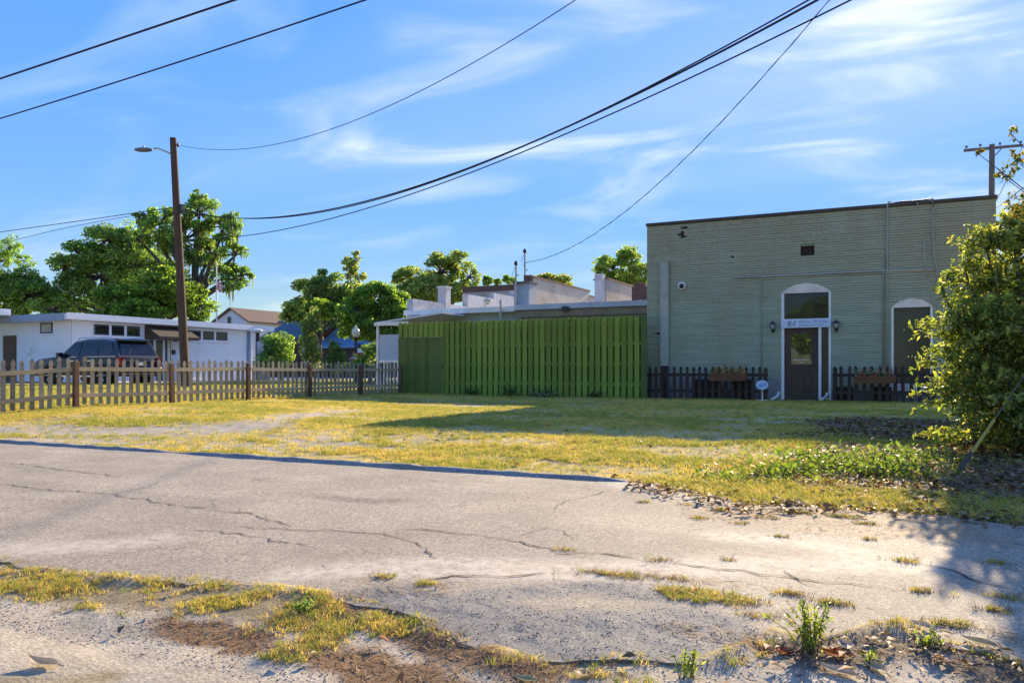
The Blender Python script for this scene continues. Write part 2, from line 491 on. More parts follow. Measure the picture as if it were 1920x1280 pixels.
def m_verge_grass(x, y):
    m = along(x, y, [(-60, 1085), (40, 1090), (150, 1105), (260, 1112), (380, 1122), (480, 1128), (560, 1150)], 0.24, 21)
    m = np.maximum(m, along(x, y, [(560, 1150), (620, 1180), (600, 1215), (540, 1225)], 0.13, 22))
    m = np.maximum(m, along(x, y, [(-40, 1290), (80, 1285), (180, 1275)], 0.12, 23))
    m = np.maximum(m, spot(x, y, 725, 1172, .17, .13, seed=24)); m = np.maximum(m, spot(x, y, 1325, 1125, .24, .12, seed=25))
    m = np.maximum(m, spot(x, y, 1100, 1262, .3, .06, seed=26) * .7)
    return m
def m_needle(x, y):
    m = spot(x, y, 410, 1192, .42, .15, seed=31)
    m = np.maximum(m, spot(x, y, 740, 1268, .42, .2, seed=32)); m = np.maximum(m, along(x, y, [(640, 1150), (760, 1190), (900, 1235), (1000, 1262)], 0.13, 33))
    m = np.maximum(m, along(x, y, [(1270, 1185), (1350, 1200), (1420, 1212)], .1, 34)); m = np.maximum(m, along(x, y, [(600, 1125), (700, 1115), (820, 1112)], .1, 35) * .7)
    m = np.maximum(m, along(x, y, [(1740, 1170), (1850, 1185), (1940, 1215)], .06, 36))
    return m
def m_brk(x, y): return along(x, y, NEAR_EDGE, .06, 37)
def m_litter(x, y):
    m = spot(x, y, 1800, 890, 1.7, 1.9, seed=41, rough=.7)
    m = np.maximum(m, spot(x, y, 1720, 800, 1.8, 3.4, seed=42) * .9); m = np.maximum(m, along(x, y, [(1200, 915), (1300, 935), (1400, 956), (1550, 952), (1700, 962), (1920, 985)], .28, 43))
    m = np.maximum(m, along(x, y, [(1540, 1235), (1640, 1215), (1730, 1225), (1830, 1255), (1930, 1280)], .2, 44))
    return m
def m_green(x, y):
    m = along(x, y, [(1300, 905), (1420, 890), (1560, 880), (1680, 870)], .7, 51)
    m = np.maximum(m, along(x, y, [(760, 745), (1000, 750), (1200, 754), (1480, 760), (1700, 765)], 1.6, 52) * .7)
    m = np.maximum(m, spot(x, y, 640, 846, 1.2, .3, seed=53) * .5)
    return m

# ------------------------------------------------------------------ ground sheet
def axis(parts):
    a = []
    for s, e, st in parts: a += list(np.arange(s, e, st))
    return np.array(a + [parts[-1][1]])
gx = axis([(-420, -100, 40), (-100, -40, 6), (-40, -22, 1.0), (-22, -6, .16), (-6, 3, .05), (3, 9, .2), (9, 40, 3), (40, 420, 40)])
gy = axis([(-420, -60, 60), (-60, 0, 6), (0, 2, .2), (2, 4.2, .04), (4.2, 6.2, .12), (6.2, 9, .06), (9, 27, .14), (27, 60, 2), (60, 520, 40)])
X2, Y2 = np.meshgrid(gx, gy)
Z2 = gz(X2, Y2)
me = bpy.data.meshes.new('ground')
nx, ny = len(gx), len(gy)
co = np.stack([X2, Y2, Z2], -1).reshape(-1, 3)
idx = np.arange(nx * ny).reshape(ny, nx)
qd = np.stack([idx[:-1, :-1], idx[:-1, 1:], idx[1:, 1:], idx[1:, :-1]], -1).reshape(-1, 4)
me.vertices.add(len(co)); me.vertices.foreach_set('co', co.astype(np.float32).ravel())
me.loops.add(qd.size); me.loops.foreach_set('vertex_index', qd.ravel().astype(np.int32))
me.polygons.add(len(qd)); me.polygons.foreach_set('loop_start', np.arange(0, qd.size, 4, dtype=np.int32))
me.update(calc_edges=True)
fx, fy = co[:, 0], co[:, 1]
SAND = np.array((.45, .38, .265)); TURF = np.array((.46, .36, .15)); NEED = np.array((.17, .085, .03)); LITT = np.array((.12, .08, .05)); GRN = np.array((.20, .21, .055))
c = TURF[None, :] * (0.75 + 0.5 * fbm(fx * 1.1, fy * 1.1, 61, 4))[:, None]
def lay(c, m, col): return c * (1 - m[:, None]) + col[None, :] * m[:, None]
grn = sstep(.5, .72, fbm(fx * .35, fy * .35, 62, 3)) * .35
c = lay(c, grn, GRN); c = lay(c, m_green(fx, fy) * .55, GRN); c = lay(c, m_sand(fx, fy), SAND)
c = lay(c, m_verge_grass(fx, fy) * .8, np.array((.23, .175, .08))); c = lay(c, m_needle(fx, fy) * .85, NEED); c = lay(c, m_litter(fx, fy) * .8, LITT)
at = me.color_attributes.new('Col', 'FLOAT_COLOR', 'POINT')
cc = np.ones((len(c), 4), np.float32); cc[:, :3] = c; at.data.foreach_set('color', cc.ravel())
m, n, l = new_mat('earth and turf')
out = n.new('ShaderNodeOutputMaterial'); b = n.new('ShaderNodeBsdfPrincipled'); l.new(b.outputs[0], out.inputs[0])
b.inputs['Roughness'].default_value = 0.95; b.inputs['Specular IOR Level'].default_value = 0.1
a = n.new('ShaderNodeAttribute'); a.attribute_name = 'Col'
pos = n.new('ShaderNodeNewGeometry').outputs['Position']
nf = noise(n, l, pos, 55, 6, 0.7)
k1 = mrange(n, l, nf, .3, .7, .55, 1.35); k2 = mrange(n, l, noise(n, l, pos, 4.5, 5, .65), .3, .7, .78, 1.2)
kk = mathn(n, l, 'MULTIPLY', k1, k2); g = n.new('ShaderNodeCombineXYZ'); [l.new(kk, g.inputs[i]) for i in range(3)]
l.new(mixc(n, l, 1.0, a.outputs['Color'], g.outputs[0], 'MULTIPLY'), b.inputs['Base Color'])
bp = nd(n, 'ShaderNodeBump', Strength=0.7, Distance=0.012); l.new(nf, bp.inputs['Height']); l.new(bp.outputs[0], b.inputs['Normal'])
me.materials.append(m); me.shade_smooth()
ground = tag(link('ground', me), kind='structure')

# ------------------------------------------------------------------ sheets of asphalt
def plane_z(x, y): return -0.17 - 0.03 * np.clip(YC - np.asarray(y, float), -5, 8)
def ragged(pts, step, amp, seed):
    o = []
    for i, (a, b) in enumerate(zip(pts, pts[1:] + pts[:1])):
        L = math.hypot(b[0] - a[0], b[1] - a[1]); k = max(1, int(L / step))
        nx_, ny_ = -(b[1] - a[1]) / (L + 1e-9), (b[0] - a[0]) / (L + 1e-9)
        for j in range(k):
            t = j / k; x = a[0] + (b[0] - a[0]) * t; y = a[1] + (b[1] - a[1]) * t
            d = ((float(fbm(x * 4, y * 4, seed, 4)) - .5) * 2 + (float(fbm(x * 17, y * 17, seed + 5, 3)) - .5) * 1.1) * amp * (1 if j else .5)
            o.append((x + nx_ * d, y + ny_ * d))
    return o
def sheet(name, outline, inner, top, thick, mat_, attrs=None):
    pts = [Vector(p) for p in outline]; n0 = len(pts)
    pts += [Vector(p) for p in inner]
    v, e, f, ov, oe, of = delaunay_2d_cdt(pts, [], [list(range(n0))], 1, 1e-5)
    xs = np.array([p.x for p in v]); ys = np.array([p.y for p in v]); zs = top(xs, ys)
    bm = bmesh.new(); bv = [bm.verts.new((x, y, z)) for x, y, z in zip(xs, ys, zs)]
    for t in f:
        try: bm.faces.new([bv[i] for i in t])
        except ValueError: pass
    bmesh.ops.recalc_face_normals(bm, faces=bm.faces)
    if sum(q.normal.z for q in bm.faces) < 0: bmesh.ops.reverse_faces(bm, faces=bm.faces)
    be = [q for q in bm.edges if q.is_boundary]
    r = bmesh.ops.extrude_edge_only(bm, edges=be)
    for q in r['geom']:
        if isinstance(q, bmesh.types.BMVert): q.co.z -= thick
    bmesh.ops.remove_doubles(bm, verts=[q for q in bm.verts if not q.link_faces], dist=1e-6)
    me = bpy.data.meshes.new(name); bm.to_mesh(me); bm.free(); me.materials.append(mat_)
    nv = len(me.vertices); q = np.zeros(nv * 3, np.float32); me.vertices.foreach_get('co', q); q = q.reshape(-1, 3)
    for nm, fn in (attrs or {}).items():
        A = me.attributes.new(nm, 'FLOAT', 'POINT'); A.data.foreach_set('value', fn(q[:, 0], q[:, 1]).astype(np.float32))
    return link(name, me)

def asphalt(name, base, fine, speck, sand=None, big=(0.8, 1.15), bump=.5, spscale=150):
    m, n, l = new_mat(name)
    out = n.new('ShaderNodeOutputMaterial'); b = n.new('ShaderNodeBsdfPrincipled'); l.new(b.outputs[0], out.inputs[0])
    b.inputs['Roughness'].default_value = .85; b.inputs['Specular IOR Level'].default_value = .25
    pos = n.new('ShaderNodeNewGeometry').outputs['Position']
    s1 = noise(n, l, pos, spscale, 3, .7); s2 = noise(n, l, pos, 1.3, 6, .6); s3 = noise(n, l, stretch(n, l, pos, (.35, 1.6, 1)), 1.1, 5, .6)
    c = mixc(n, l, mrange(n, l, s1, .38, .62), base, fine)
    c = mixc(n, l, mrange(n, l, s1, .60, .70), c, speck)
    s4 = noise(n, l, pos, spscale * .22, 5, .75); c = mixc(n, l, mrange(n, l, s4, .50, .72, 0, .55), c, tint(fine, .72)); c = mixc(n, l, mrange(n, l, s4, .42, .25, 0, .5), c, speck)
    s5 = noise(n, l, pos, 72, 2, .6); s6 = noise(n, l, pos, 26, 3, .7)
    gk = mathn(n, l, 'MULTIPLY', mrange(n, l, s5, .34, .66, .58, 1.38), mrange(n, l, s6, .3, .7, .80, 1.18)); g = n.new('ShaderNodeCombineXYZ'); [l.new(gk, g.inputs[i]) for i in range(3)]
    c = mixc(n, l, 1.0, c, g.outputs[0], 'MULTIPLY')
    kk = mathn(n, l, 'MULTIPLY', mrange(n, l, s2, .3, .7, big[0], big[1]), mrange(n, l, s3, .3, .7, .88, 1.1))
    g = n.new('ShaderNodeCombineXYZ'); [l.new(kk, g.inputs[i]) for i in range(3)]
    c = mixc(n, l, 1.0, c, g.outputs[0], 'MULTIPLY')
    if sand:
        a = n.new('ShaderNodeAttribute'); a.attribute_name = 'sand'
        f = mathn(n, l, 'MULTIPLY', a.outputs['Fac'], mrange(n, l, noise(n, l, pos, 14, 6, .7), .3, .6), True)
        c = mixc(n, l, f, c, sand)
        a = n.new('ShaderNodeAttribute'); a.attribute_name = 'coarse'
        n5 = noise(n, l, pos, 85, 4, .75); n6 = noise(n, l, pos, 9, 5, .7)
        cc = mixc(n, l, mrange(n, l, n5, .36, .64), (.085, .078, .068), (.27, .25, .215))
        f = mathn(n, l, 'MULTIPLY', a.outputs['Fac'], mrange(n, l, n6, .22, .42), True); c = mixc(n, l, f, c, cc)
        a = n.new('ShaderNodeAttribute'); a.attribute_name = 'stain'
        f = mathn(n, l, 'MULTIPLY', a.outputs['Fac'], mrange(n, l, noise(n, l, pos, 22, 6, .7), .35, .6), True)
        c = mixc(n, l, f, c, (.33, .225, .12))
        a = n.new('ShaderNodeAttribute'); a.attribute_name = 'crazed'
        vo = nd(n, 'ShaderNodeTexVoronoi', Scale=17.0); vo.feature = 'DISTANCE_TO_EDGE'; l.new(pos, vo.inputs['Vector'])
        f = mathn(n, l, 'MULTIPLY', a.outputs['Fac'], mrange(n, l, vo.outputs['Distance'], .10, .02, .25, 1.0), True); c = mixc(n, l, f, c, (.085, .07, .055))
    if sand:                                          # hairline crazing
        wp = n.new('ShaderNodeVectorMath'); wp.operation = 'ADD'; l.new(pos, wp.inputs[0]); nv = nd(n, 'ShaderNodeTexNoise', Scale=3.0, Detail=5.0); l.new(pos, nv.inputs['Vector']); sc = n.new('ShaderNodeVectorMath'); sc.operation = 'SCALE'; sc.inputs['Scale'].default_value = .55; l.new(nv.outputs['Color'], sc.inputs[0]); l.new(sc.outputs[0], wp.inputs[1])
        vo = nd(n, 'ShaderNodeTexVoronoi', Scale=1.15); vo.feature = 'DISTANCE_TO_EDGE'; l.new(wp.outputs[0], vo.inputs['Vector'])
        f = mathn(n, l, 'MULTIPLY', mrange(n, l, vo.outputs['Distance'], .010, .002), mrange(n, l, noise(n, l, pos, 1.0, 4, .6), .47, .60, 0, .7), True); c = mixc(n, l, f, c, (.10, .08, .06))
        c = mixc(n, l, mrange(n, l, noise(n, l, stretch(n, l, pos, (.5, 1.2, 1)), 2.3, 6, .7), .56, .74, 0, .45), c, (.20, .16, .115))
    l.new(c, b.inputs['Base Color'])
    bp = nd(n, 'ShaderNodeBump', Strength=bump, Distance=.006); l.new(s1, bp.inputs['Height']); l.new(bp.outputs[0], b.inputs['Normal'])
    return m
M_ROAD = asphalt('worn pale asphalt', (.39, .325, .225), (.305, .252, .175), (.51, .435, .32), sand=(.55, .47, .34))
M_KERB = asphalt('black asphalt kerb', (.28, .265, .235), (.19, .18, .16), (.42, .39, .35), big=(.8, 1.3), bump=.9, spscale=60)
M_CRACK = mat('dirt in the cracks', (.035, .028, .022), (.075, .06, .045), rough=.95, scale=9)

ROAD_T = .014
nearpts = [(-70, 2.7), (-14, 2.75)] + [G(*q) for q in NEAR_EDGE] + [(1.2, 3.75), (3.0, 3.6), (25, 3.6)]
farpts = [(25, 6.3), (4.0, 6.25), (1.6, 6.2)] + [G(*q) for q in FAR_EDGE][::-1] + [(G(1178, 905)[0] - .02, YC + .03), (-70, YC + .03)]
outline = ragged(nearpts + farpts, .06, .06, 71)
inner = [(x, y) for x in np.arange(-2.7, -.2, .045) for y in np.arange(2.85, 3.95, .045) if near_y(x) + .05 < y]
inner += [(x, y) for x in np.arange(-8, 3, .11) for y in np.arange(2.9, 6.7, .09) if near_y(x) + .12 < y < far_y(x) - .12 and not (-2.7 < x < -.2 and y < 3.97)]
def r_sand(x, y):
    m = along(x, y, [(560, 1080), (760, 1070), (1000, 1068), (1250, 1070), (1450, 1060), (1700, 1062)], .22, 81)
    m = np.maximum(m, along(x, y, [(1350, 1010), (1500, 1020), (1650, 1050), (1720, 1060)], .16, 82)); m = np.maximum(m, along(x, y, [(-60, 1030), (120, 1030), (300, 1015)], .2, 83) * .8)
    m = np.maximum(m, along(x, y, [(1180, 912), (1300, 935), (1420, 965)], .25, 84) * .7)
    return m
def r_coarse(x, y):
    m = along(x, y, [(700, 1128), (800, 1148), (900, 1165), (1000, 1180), (1100, 1180), (1200, 1180), (1300, 1170)], .26, 95)
    m = np.maximum(m, along(x, y, [(850, 1180), (950, 1220), (1150, 1232), (1320, 1225), (1420, 1195)], .16, 96)); return np.maximum(m, along(x, y, [(900, 1120), (1100, 1110), (1300, 1125)], .14, 97) * .8)
def r_stain(x, y):
    m = along(x, y, [(1400, 968), (1560, 978), (1700, 990)], .5, 85)
    for i, q in enumerate(((1250, 1085, .5, .06), (1460, 980, .25, .08), (690, 1090, .18, .05), (1560, 1000, .5, .15))): m = np.maximum(m, spot(x, y, *q, seed=86 + i) * .8)
    return m
def road_top(x, y):
    return plane_z(x, y) + ROAD_T + (fbm(x * .8, y * .8, 5, 3) - .5) * .012 + r_coarse(x, y) * ((fbm(x * 11, y * 11, 6, 3) - .5) * .016 + (fbm(x * 3, y * 3, 8, 3) - .45) * .02)
road = tag(sheet('road', outline, inner, lambda x, y: road_top(x, y), .09, M_ROAD, {'coarse': r_coarse, 'sand': r_sand, 'stain': r_stain, 'crazed': lambda x, y: along(x, y, [(615, 936), (660, 940), (705, 944), (755, 941)], .10, 15)}), kind='structure')

# ------------------------------------------------------------------ cracks in the road
CR = [([(-6, 908), (60, 918), (120, 923), (210, 930), (300, 945), (400, 960), (470, 967), (525, 982), (545, 994)], 9),
      ([(345, 995), (450, 1005), (520, 1018), (600, 1035)], 8), ([(440, 990), (550, 997), (640, 1000), (720, 1005), (770, 1020), (800, 1035), (820, 1055)], 9),
      ([(740, 1000), (790, 995), (860, 1005), (940, 1012), (980, 1022), (1050, 1038), (1150, 1045), (1250, 1062)], 10), ([(-6, 868), (60, 875), (150, 888), (260, 898)], 8),
      ([(1035, 962), (1060, 945), (1110, 930), (1150, 918)], 6), ([(975, 1012), (1000, 1000), (1025, 993), (1060, 1005), (1078, 1020)], 6), ([(785, 1089), (900, 1085), (1040, 1081)], 16),
      ([(1250, 1062), (1400, 1075), (1500, 1090), (1600, 1100), (1690, 1108)], 9), ([(340, 950), (440, 957), (530, 975)], 5), ([(910, 1005), (925, 997), (970, 993)], 5),
      ([(1440, 1060), (1500, 1092), (1560, 1112)], 6), ([(210, 930), (280, 915), (310, 900)], 4), ([(1720, 1060), (1790, 1075), (1860, 1100), (1925, 1112)], 12), ([(1640, 1150), (1700, 1160), (1760, 1175)], 8)]
for pts, wmm in CR:
    p = [G(*q) for q in pts]; mbv = []; path = []
    for a, b_ in zip(p[:-1], p[1:]):
        L = math.hypot(b_[0] - a[0], b_[1] - a[1]); k = max(2, int(L / .035))
        path += [(a[0] + (b_[0] - a[0]) * j / k, a[1] + (b_[1] - a[1]) * j / k) for j in range(k)]
    q = np.array(path); zz = road_top(q[:, 0], q[:, 1]) + .0045; jj = (fbm(q[:, 0] * 9, q[:, 1] * 9, 13, 3) - .5) * .11; ww = .2 + 1.3 * vnoise(q[:, 0] * 12, q[:, 1] * 12, 14)
    mb = MB(); prev = None
    for i, (x, y) in enumerate(path):
        a = path[max(i - 1, 0)]; b_ = path[min(i + 1, len(path) - 1)]; L = math.hypot(b_[0] - a[0], b_[1] - a[1]) + 1e-9
        nx_, ny_ = -(b_[1] - a[1]) / L, (b_[0] - a[0]) / L; j = float(jj[i])
        w = wmm * .00068 * float(ww[i]) * min(1, (i + 1) / 6, (len(path) - i) / 6); z = float(zz[i])
        cur = [(x + nx_ * (j + w), y + ny_ * (j + w), z), (x + nx_ * (j - w), y + ny_ * (j - w), z)]
        if prev: mb.add(prev + cur, [(0, 1, 3, 2)])
        prev = cur
    mb.build('crack', M_CRACK, road)
# ------------------------------------------------------------------ asphalt kerb
kx1 = G(1178, 905)[0]
mb = MB(); prev = None
xs = np.concatenate([np.arange(-60, -18, 1.0), np.arange(-18, kx1, .06), [kx1]])
gap = G(335, 850)[0]
for i, x in enumerate(xs):
    j = lambda s, a: (float(fbm(x * 6, s * 3.1, 17, 3)) - .5) * a
    h = .032 + j(1, .02); h *= 1 - .75 * math.exp(-((x - gap) / .35) ** 2); e = min(1, (kx1 - x) / .3 + .15); h *= e
    z0 = -.17 + ROAD_T - .05; zt = -.17 + ROAD_T + h
    cur = [(x, YC - .085 + j(2, .03), z0), (x, YC - .045 + j(3, .025), zt - .008), (x, YC + .0 + j(4, .02), zt), (x, YC + .07 + j(5, .03), zt - .01), (x, YC + .12, z0)]
    if prev: mb.add(prev + cur, [(k, k + 1, k + 6, k + 5) for k in range(4)])
    prev = cur
mb.add(prev, [(0, 1, 2, 3, 4)])
tag(mb.build('kerb', M_KERB, smooth=60), kind='structure')

# ------------------------------------------------------------------ street and paving beyond the left fence
M_CONC = mat('pale concrete', (.50, .48, .44), (.40, .38, .345), rough=.9, scale=.6, bump=.2, bscale=30)
M_ST = asphalt('grey street asphalt', (.17, .165, .155), (.13, .125, .12), (.24, .23, .22))
def slab(name, x0, x1, y0, y1, lift, m, step=2.0):
    xs = np.arange(x0, x1 + .01, step); ys = np.arange(y0, y1 + .01, step); mb = MB(); k = len(ys)
    v = [(x, y, gz1(x, y) + lift) for x in xs for y in ys]
    mb.add(v, [(i * k + j, (i + 1) * k + j, (i + 1) * k + j + 1, i * k + j + 1) for i in range(len(xs) - 1) for j in range(k - 1)])
    return tag(mb.build(name, m), kind='structure')
slab('parking_pavement', -80, -28, 24.2, 60, .05, M_CONC)
slab('side_street', -27.8, -17.8, 38, 52, .045, M_ST)
slab('pavement_strip', -27.8, -17.8, 35.6, 37.9, .06, M_CONC)

# ------------------------------------------------------------------ grass
def tuft(name, nb, h, spread, w, m, lean=.6, seed=0):
    r = np.random.default_rng(seed); V = []
    for i in range(nb):
        a = r.uniform(0, 6.283); d = spread * math.sqrt(r.uniform(0, 1)); bx, by = d * math.cos(a), d * math.sin(a)
        hh = h * r.uniform(.5, 1.15); ln = hh * lean * r.uniform(.2, 1.3); b2 = r.uniform(0, 6.283); lx, ly = ln * math.cos(b2), ln * math.sin(b2)
        c2 = r.uniform(0, 6.283); sx, sy = w * math.cos(c2) / 2, w * math.sin(c2) / 2
        p0 = (bx, by, -.006); p1 = (bx + lx * .35, by + ly * .35, hh * .6); p2 = (bx + lx, by + ly, hh)
        V.append([(p0[0] - sx, p0[1] - sy, p0[2]), (p0[0] + sx, p0[1] + sy, p0[2]), (p1[0] + sx * .8, p1[1] + sy * .8, p1[2]), (p1[0] - sx * .8, p1[1] - sy * .8, p1[2])])
        V.append([(p1[0] - sx * .8, p1[1] - sy * .8, p1[2]), (p1[0] + sx * .8, p1[1] + sy * .8, p1[2]), (p2[0] + sx * .15, p2[1] + sy * .15, p2[2]), (p2[0] - sx * .15, p2[1] - sy * .15, p2[2])])
    me = bpy.data.meshes.new(name); V = np.array(V); me.from_pydata(V.reshape(-1, 3).tolist(), [], np.arange(len(V) * 4).reshape(-1, 4).tolist()); me.materials.append(m)
    return loose(name, me)
M_DRY = blade_mat('dry lawn grass', (.70, .53, .115), (.54, .47, .085), (.74, .60, .27), .42)
M_GRN = blade_mat('green grass', (.20, .28, .045), (.33, .36, .065), (.48, .42, .12), .42)
M_STRAW = blade_mat('straw and needles', (.30, .17, .06), (.20, .105, .035), (.42, .30, .14), .2)
lawn_src = [tuft('lawn_tuft', 12, .032, .055, .0055, M_DRY, 1.3, s) for s in range(4)] + [tuft('green_tuft', 11, .042, .05, .006, M_GRN, 1.0, 10 + s) for s in range(3)]
def in_view(x, y, pad=260):
    d = -x * SY + y * CY; r = x * CY + y * SY
    u = 960 + FPX * r / np.maximum(d, .01); return (d > 1.5) & (u > -pad) & (u < 1920 + pad)
def rnd_pts(n, x0, x1, y0, y1):
    x = rng.uniform(x0, x1, n); y = rng.uniform(y0, y1, n); k = in_view(x, y); return x[k], y[k]
PX, PY, PK, PS = [], [], [], []
for n_, a, b_, c_, d_ in ((46000, -18, 4.5, YC + .1, 9.5), (42000, -18, 4.5, 9.5, 13), (46000, -18, 4.5, 13, 18.5), (26000, -18, 4.5, 18.5, 23.3)):
    x, y = rnd_pts(n_, a, b_, c_, d_)
    keep = (1 - m_sand(x, y) * .93) * (1 - m_litter(x, y) * .8) * (.10 + .90 * sstep(.36, .60, fbm(x * .9, y * 1.7, 63, 5)))
    k = (rng.uniform(0, 1, len(x)) < keep) & ((y > 6.0)); x, y = x[k], y[k]
    gprob = np.clip(.20 + .75 * m_green(x, y) + .55 * sstep(.46, .62, fbm(x * .5, y * .8, 62, 4)), 0, .95)
    g_ = rng.uniform(0, 1, len(x)) < gprob
    PX.append(x); PY.append(y); PK.append(np.where(g_, rng.integers(4, 7, len(x)), rng.integers(0, 4, len(x))))
    PS.append(rng.uniform(.6, 1.25, len(x)) * (1 + .5 * m_green(x, y)))
x, y = rnd_pts(9000, -6, 1.6, 5.9, 7.2); k = (y > far_y(x) + .04) & (x > kx1); x, y = x[k], y[k]
PX.append(x); PY.append(y); PK.append(rng.integers(0, 7, len(x))); PS.append(rng.uniform(.6, 1.4, len(x)))
x = np.concatenate(PX); y = np.concatenate(PY)
scatter('lawn_grass', np.stack([x, y, gz(x, y)], 1), rng.uniform(0, 6.28, len(x)), np.concatenate(PS), lawn_src, 'dry yellow green mown grass covering the lot', 'grass', pick=np.concatenate(PK))
# rough grass beyond the fence: sparser and coarser with distance
far_src = [tuft('far_tuft', 14, .07, .14, .014, M_DRY, 1.0, 20 + s) for s in range(3)] + [tuft('far_green_tuft', 12, .09, .12, .014, M_GRN, .8, 30 + s) for s in range(2)]
x, y = rnd_pts(52000, -30, -15.6, 8, 38)
scatter('verge_grass', np.stack([x, y, gz(x, y)], 1), rng.uniform(0, 6.28, len(x)), rng.uniform(.6, 1.2, len(x)), far_src, 'sunlit yellow grass beyond the weathered picket fence', 'grass')
# the near verge: low clumps, straw
x, y = rnd_pts(52000, -6.2, 1.5, 2.2, 4.2); k = (rng.uniform(0, 1, len(x)) < np.maximum(m_verge_grass(x, y) * sstep(.33, .62, fbm(x * 6, y * 6, 27, 4)), m_brk(x, y) * .22 * sstep(.35, .6, fbm(x * 7, y * 7, 28, 3)))) & (y < near_y(x) + .08); k |= (rng.uniform(0, 1, len(x)) < spot(x, y, 1325, 1125, .24, .12, seed=25)) & True; x, y = x[k], y[k]
fore_src = [tuft('fore_tuft', 10, .022, .02, .0028, M_GRN, .9, 40 + s) for s in range(3)] + [tuft('fore_dry_tuft', 10, .019, .022, .003, M_DRY, 1.3, 44 + s) for s in range(3)] + [tuft('straw_tuft', 8, .02, .03, .003, M_STRAW, 2.4, 48 + s) for s in range(2)]
scatter('verge_turf', np.stack([x, y, np.where((y > near_y(x)) & (y < far_y(x)), np.maximum(road_top(x, y) - .001, gz(x, y)), gz(x, y) + .002)], 1), rng.uniform(0, 6.28, len(x)), rng.uniform(.6, 1.4, len(x)), fore_src, 'low clumps of grass on the sandy near verge', 'grass', pick=rng.choice(8, len(x), p=[.15, .15, .1, .14, .12, .12, .11, .11]))
def straw_at(x, y):
    z = gz(x, y); r = (y > near_y(x)) & (y < far_y(x)); return np.where(r, plane_z(x, y) + ROAD_T + .008, z + .003)
x, y = rnd_pts(90000, -6.2, 1.6, 2.2, 6.6)
pr = m_needle(x, y) * .75 + m_brk(x, y) * .5 + (r_stain(x, y) * .32 + .004) * ((y > near_y(x)) & (y < far_y(x))) + .03 * (y < near_y(x)) + m_litter(x, y) * .35
k = rng.uniform(0, 1, len(x)) < pr; x, y = x[k], y[k]
V = leaf_quads(np.stack([x, y, straw_at(x, y) + rng.uniform(0, .006, len(x))], 1), rng.uniform(.025, .085, len(x)), .07, flat=.93, fold=0)
tag(quads_mesh('pine_straw', V, leaf_mat('fallen needles', .1, .8), pick_cols(len(x), [(.26, .14, .05), (.18, .09, .03), (.34, .22, .10), (.10, .06, .03)], .3)), 'brown pine straw and twigs strewn on road and verge', 'straw', kind='stuff')
# little clods of grass growing through the asphalt
CL = [(1240, 1056, .09, .03), (1700, 1056, .07, .03), (1865, 1058, .06, .03), (1310, 975, .05, .02), (1210, 945, .05, .02), (1060, 1035, .07, .02), (1180, 1088, .12, .03), (1480, 1118, .06, .02), (1885, 1125, .09, .04), (1870, 1150, .06, .03), (1730, 1112, .09, .03), (720, 1086, .06, .02), (1130, 1080, .14, .02), (1240, 1088, .16, .03), (1780, 1175, .12, .03), (1365, 1055, .03, .02), (1560, 1135, .1, .02), (1440, 975, .1, .03), (1500, 965, .12, .03), (1580, 972, .1, .03), (1620, 985, .08, .02), (1390, 985, .05, .02), (1350, 960, .06, .02), (1465, 1010, .06, .015), (1630, 1015, .05, .02), (1290, 950, .05, .015), (1420, 1160, .1, .03), (1390, 1130, .12, .04), (1270, 1115, .1, .04), (800, 1100, .05, .02)]
X_, Y_, S_ = [], [], []
for px, py, rx, ry in CL:
    cx, cy = G(px, py); k = int(rng.uniform(12, 34) * max(rx, .05) / .06)
    X_.append(cx + rng.normal(0, rx * .55, k)); Y_.append(cy + rng.normal(0, ry * .6, k)); S_.append(rng.uniform(.6, 1.4, k))
x, y = np.concatenate(X_), np.concatenate(Y_)
scatter('crack_weeds', np.stack([x, y, plane_z(x, y) + ROAD_T - .002], 1), rng.uniform(0, 6.28, len(x)), np.concatenate(S_), fore_src[:], 'small weeds and dead grass growing in road cracks', 'weeds', pick=rng.choice(8, len(x), p=[.07, .07, .03, .10, .10, .10, .265, .265]))
# pebbles
def pebble(name, m, seed):
    bm = bmesh.new(); bmesh.ops.create_icosphere(bm, subdivisions=1, radius=.5); r = random.Random(seed)
    for v in bm.verts: v.co *= r.uniform(.75, 1.15); v.co.z *= .62
    me = bpy.data.meshes.new(name); bm.to_mesh(me); bm.free(); me.materials.append(m); return loose(name, me)
M_PEB = [mat('pale stone', (.42, .37, .30), vary=.3), mat('grey stone', (.30, .275, .245), vary=.35), mat('dark stone', (.17, .155, .135), vary=.4)]
psrc = [pebble('pebble', M_PEB[i % 3], i) for i in range(6)] + [pebble('pebble', mat('black grit', (.05, .045, .04), vary=.4), 7)]
x, y = rnd_pts(40000, -3, 0, 2.5, 4.2); k = (y > near_y(x)) & (rng.uniform(0, 1, len(x)) < r_coarse(x, y) * .6); x, y = x[k], y[k]; z = road_top(x, y)
x2, y2 = rnd_pts(44000, -6.2, 1.6, 2.2, 3.6); k = (y2 < near_y(x2) - .03) & (rng.uniform(0, 1, len(x2)) < .45 * (1 - m_verge_grass(x2, y2) * .8)); x2, y2 = x2[k], y2[k]
x3, y3 = rnd_pts(2600, -9, 1.6, 2.9, 6.6); k = (y3 > near_y(x3)) & (y3 < far_y(x3)); x3, y3 = x3[k], y3[k]
P3 = np.concatenate([np.stack([x, y, z], 1), np.stack([x2, y2, gz(x2, y2)], 1), np.stack([x3, y3, plane_z(x3, y3) + ROAD_T], 1)])
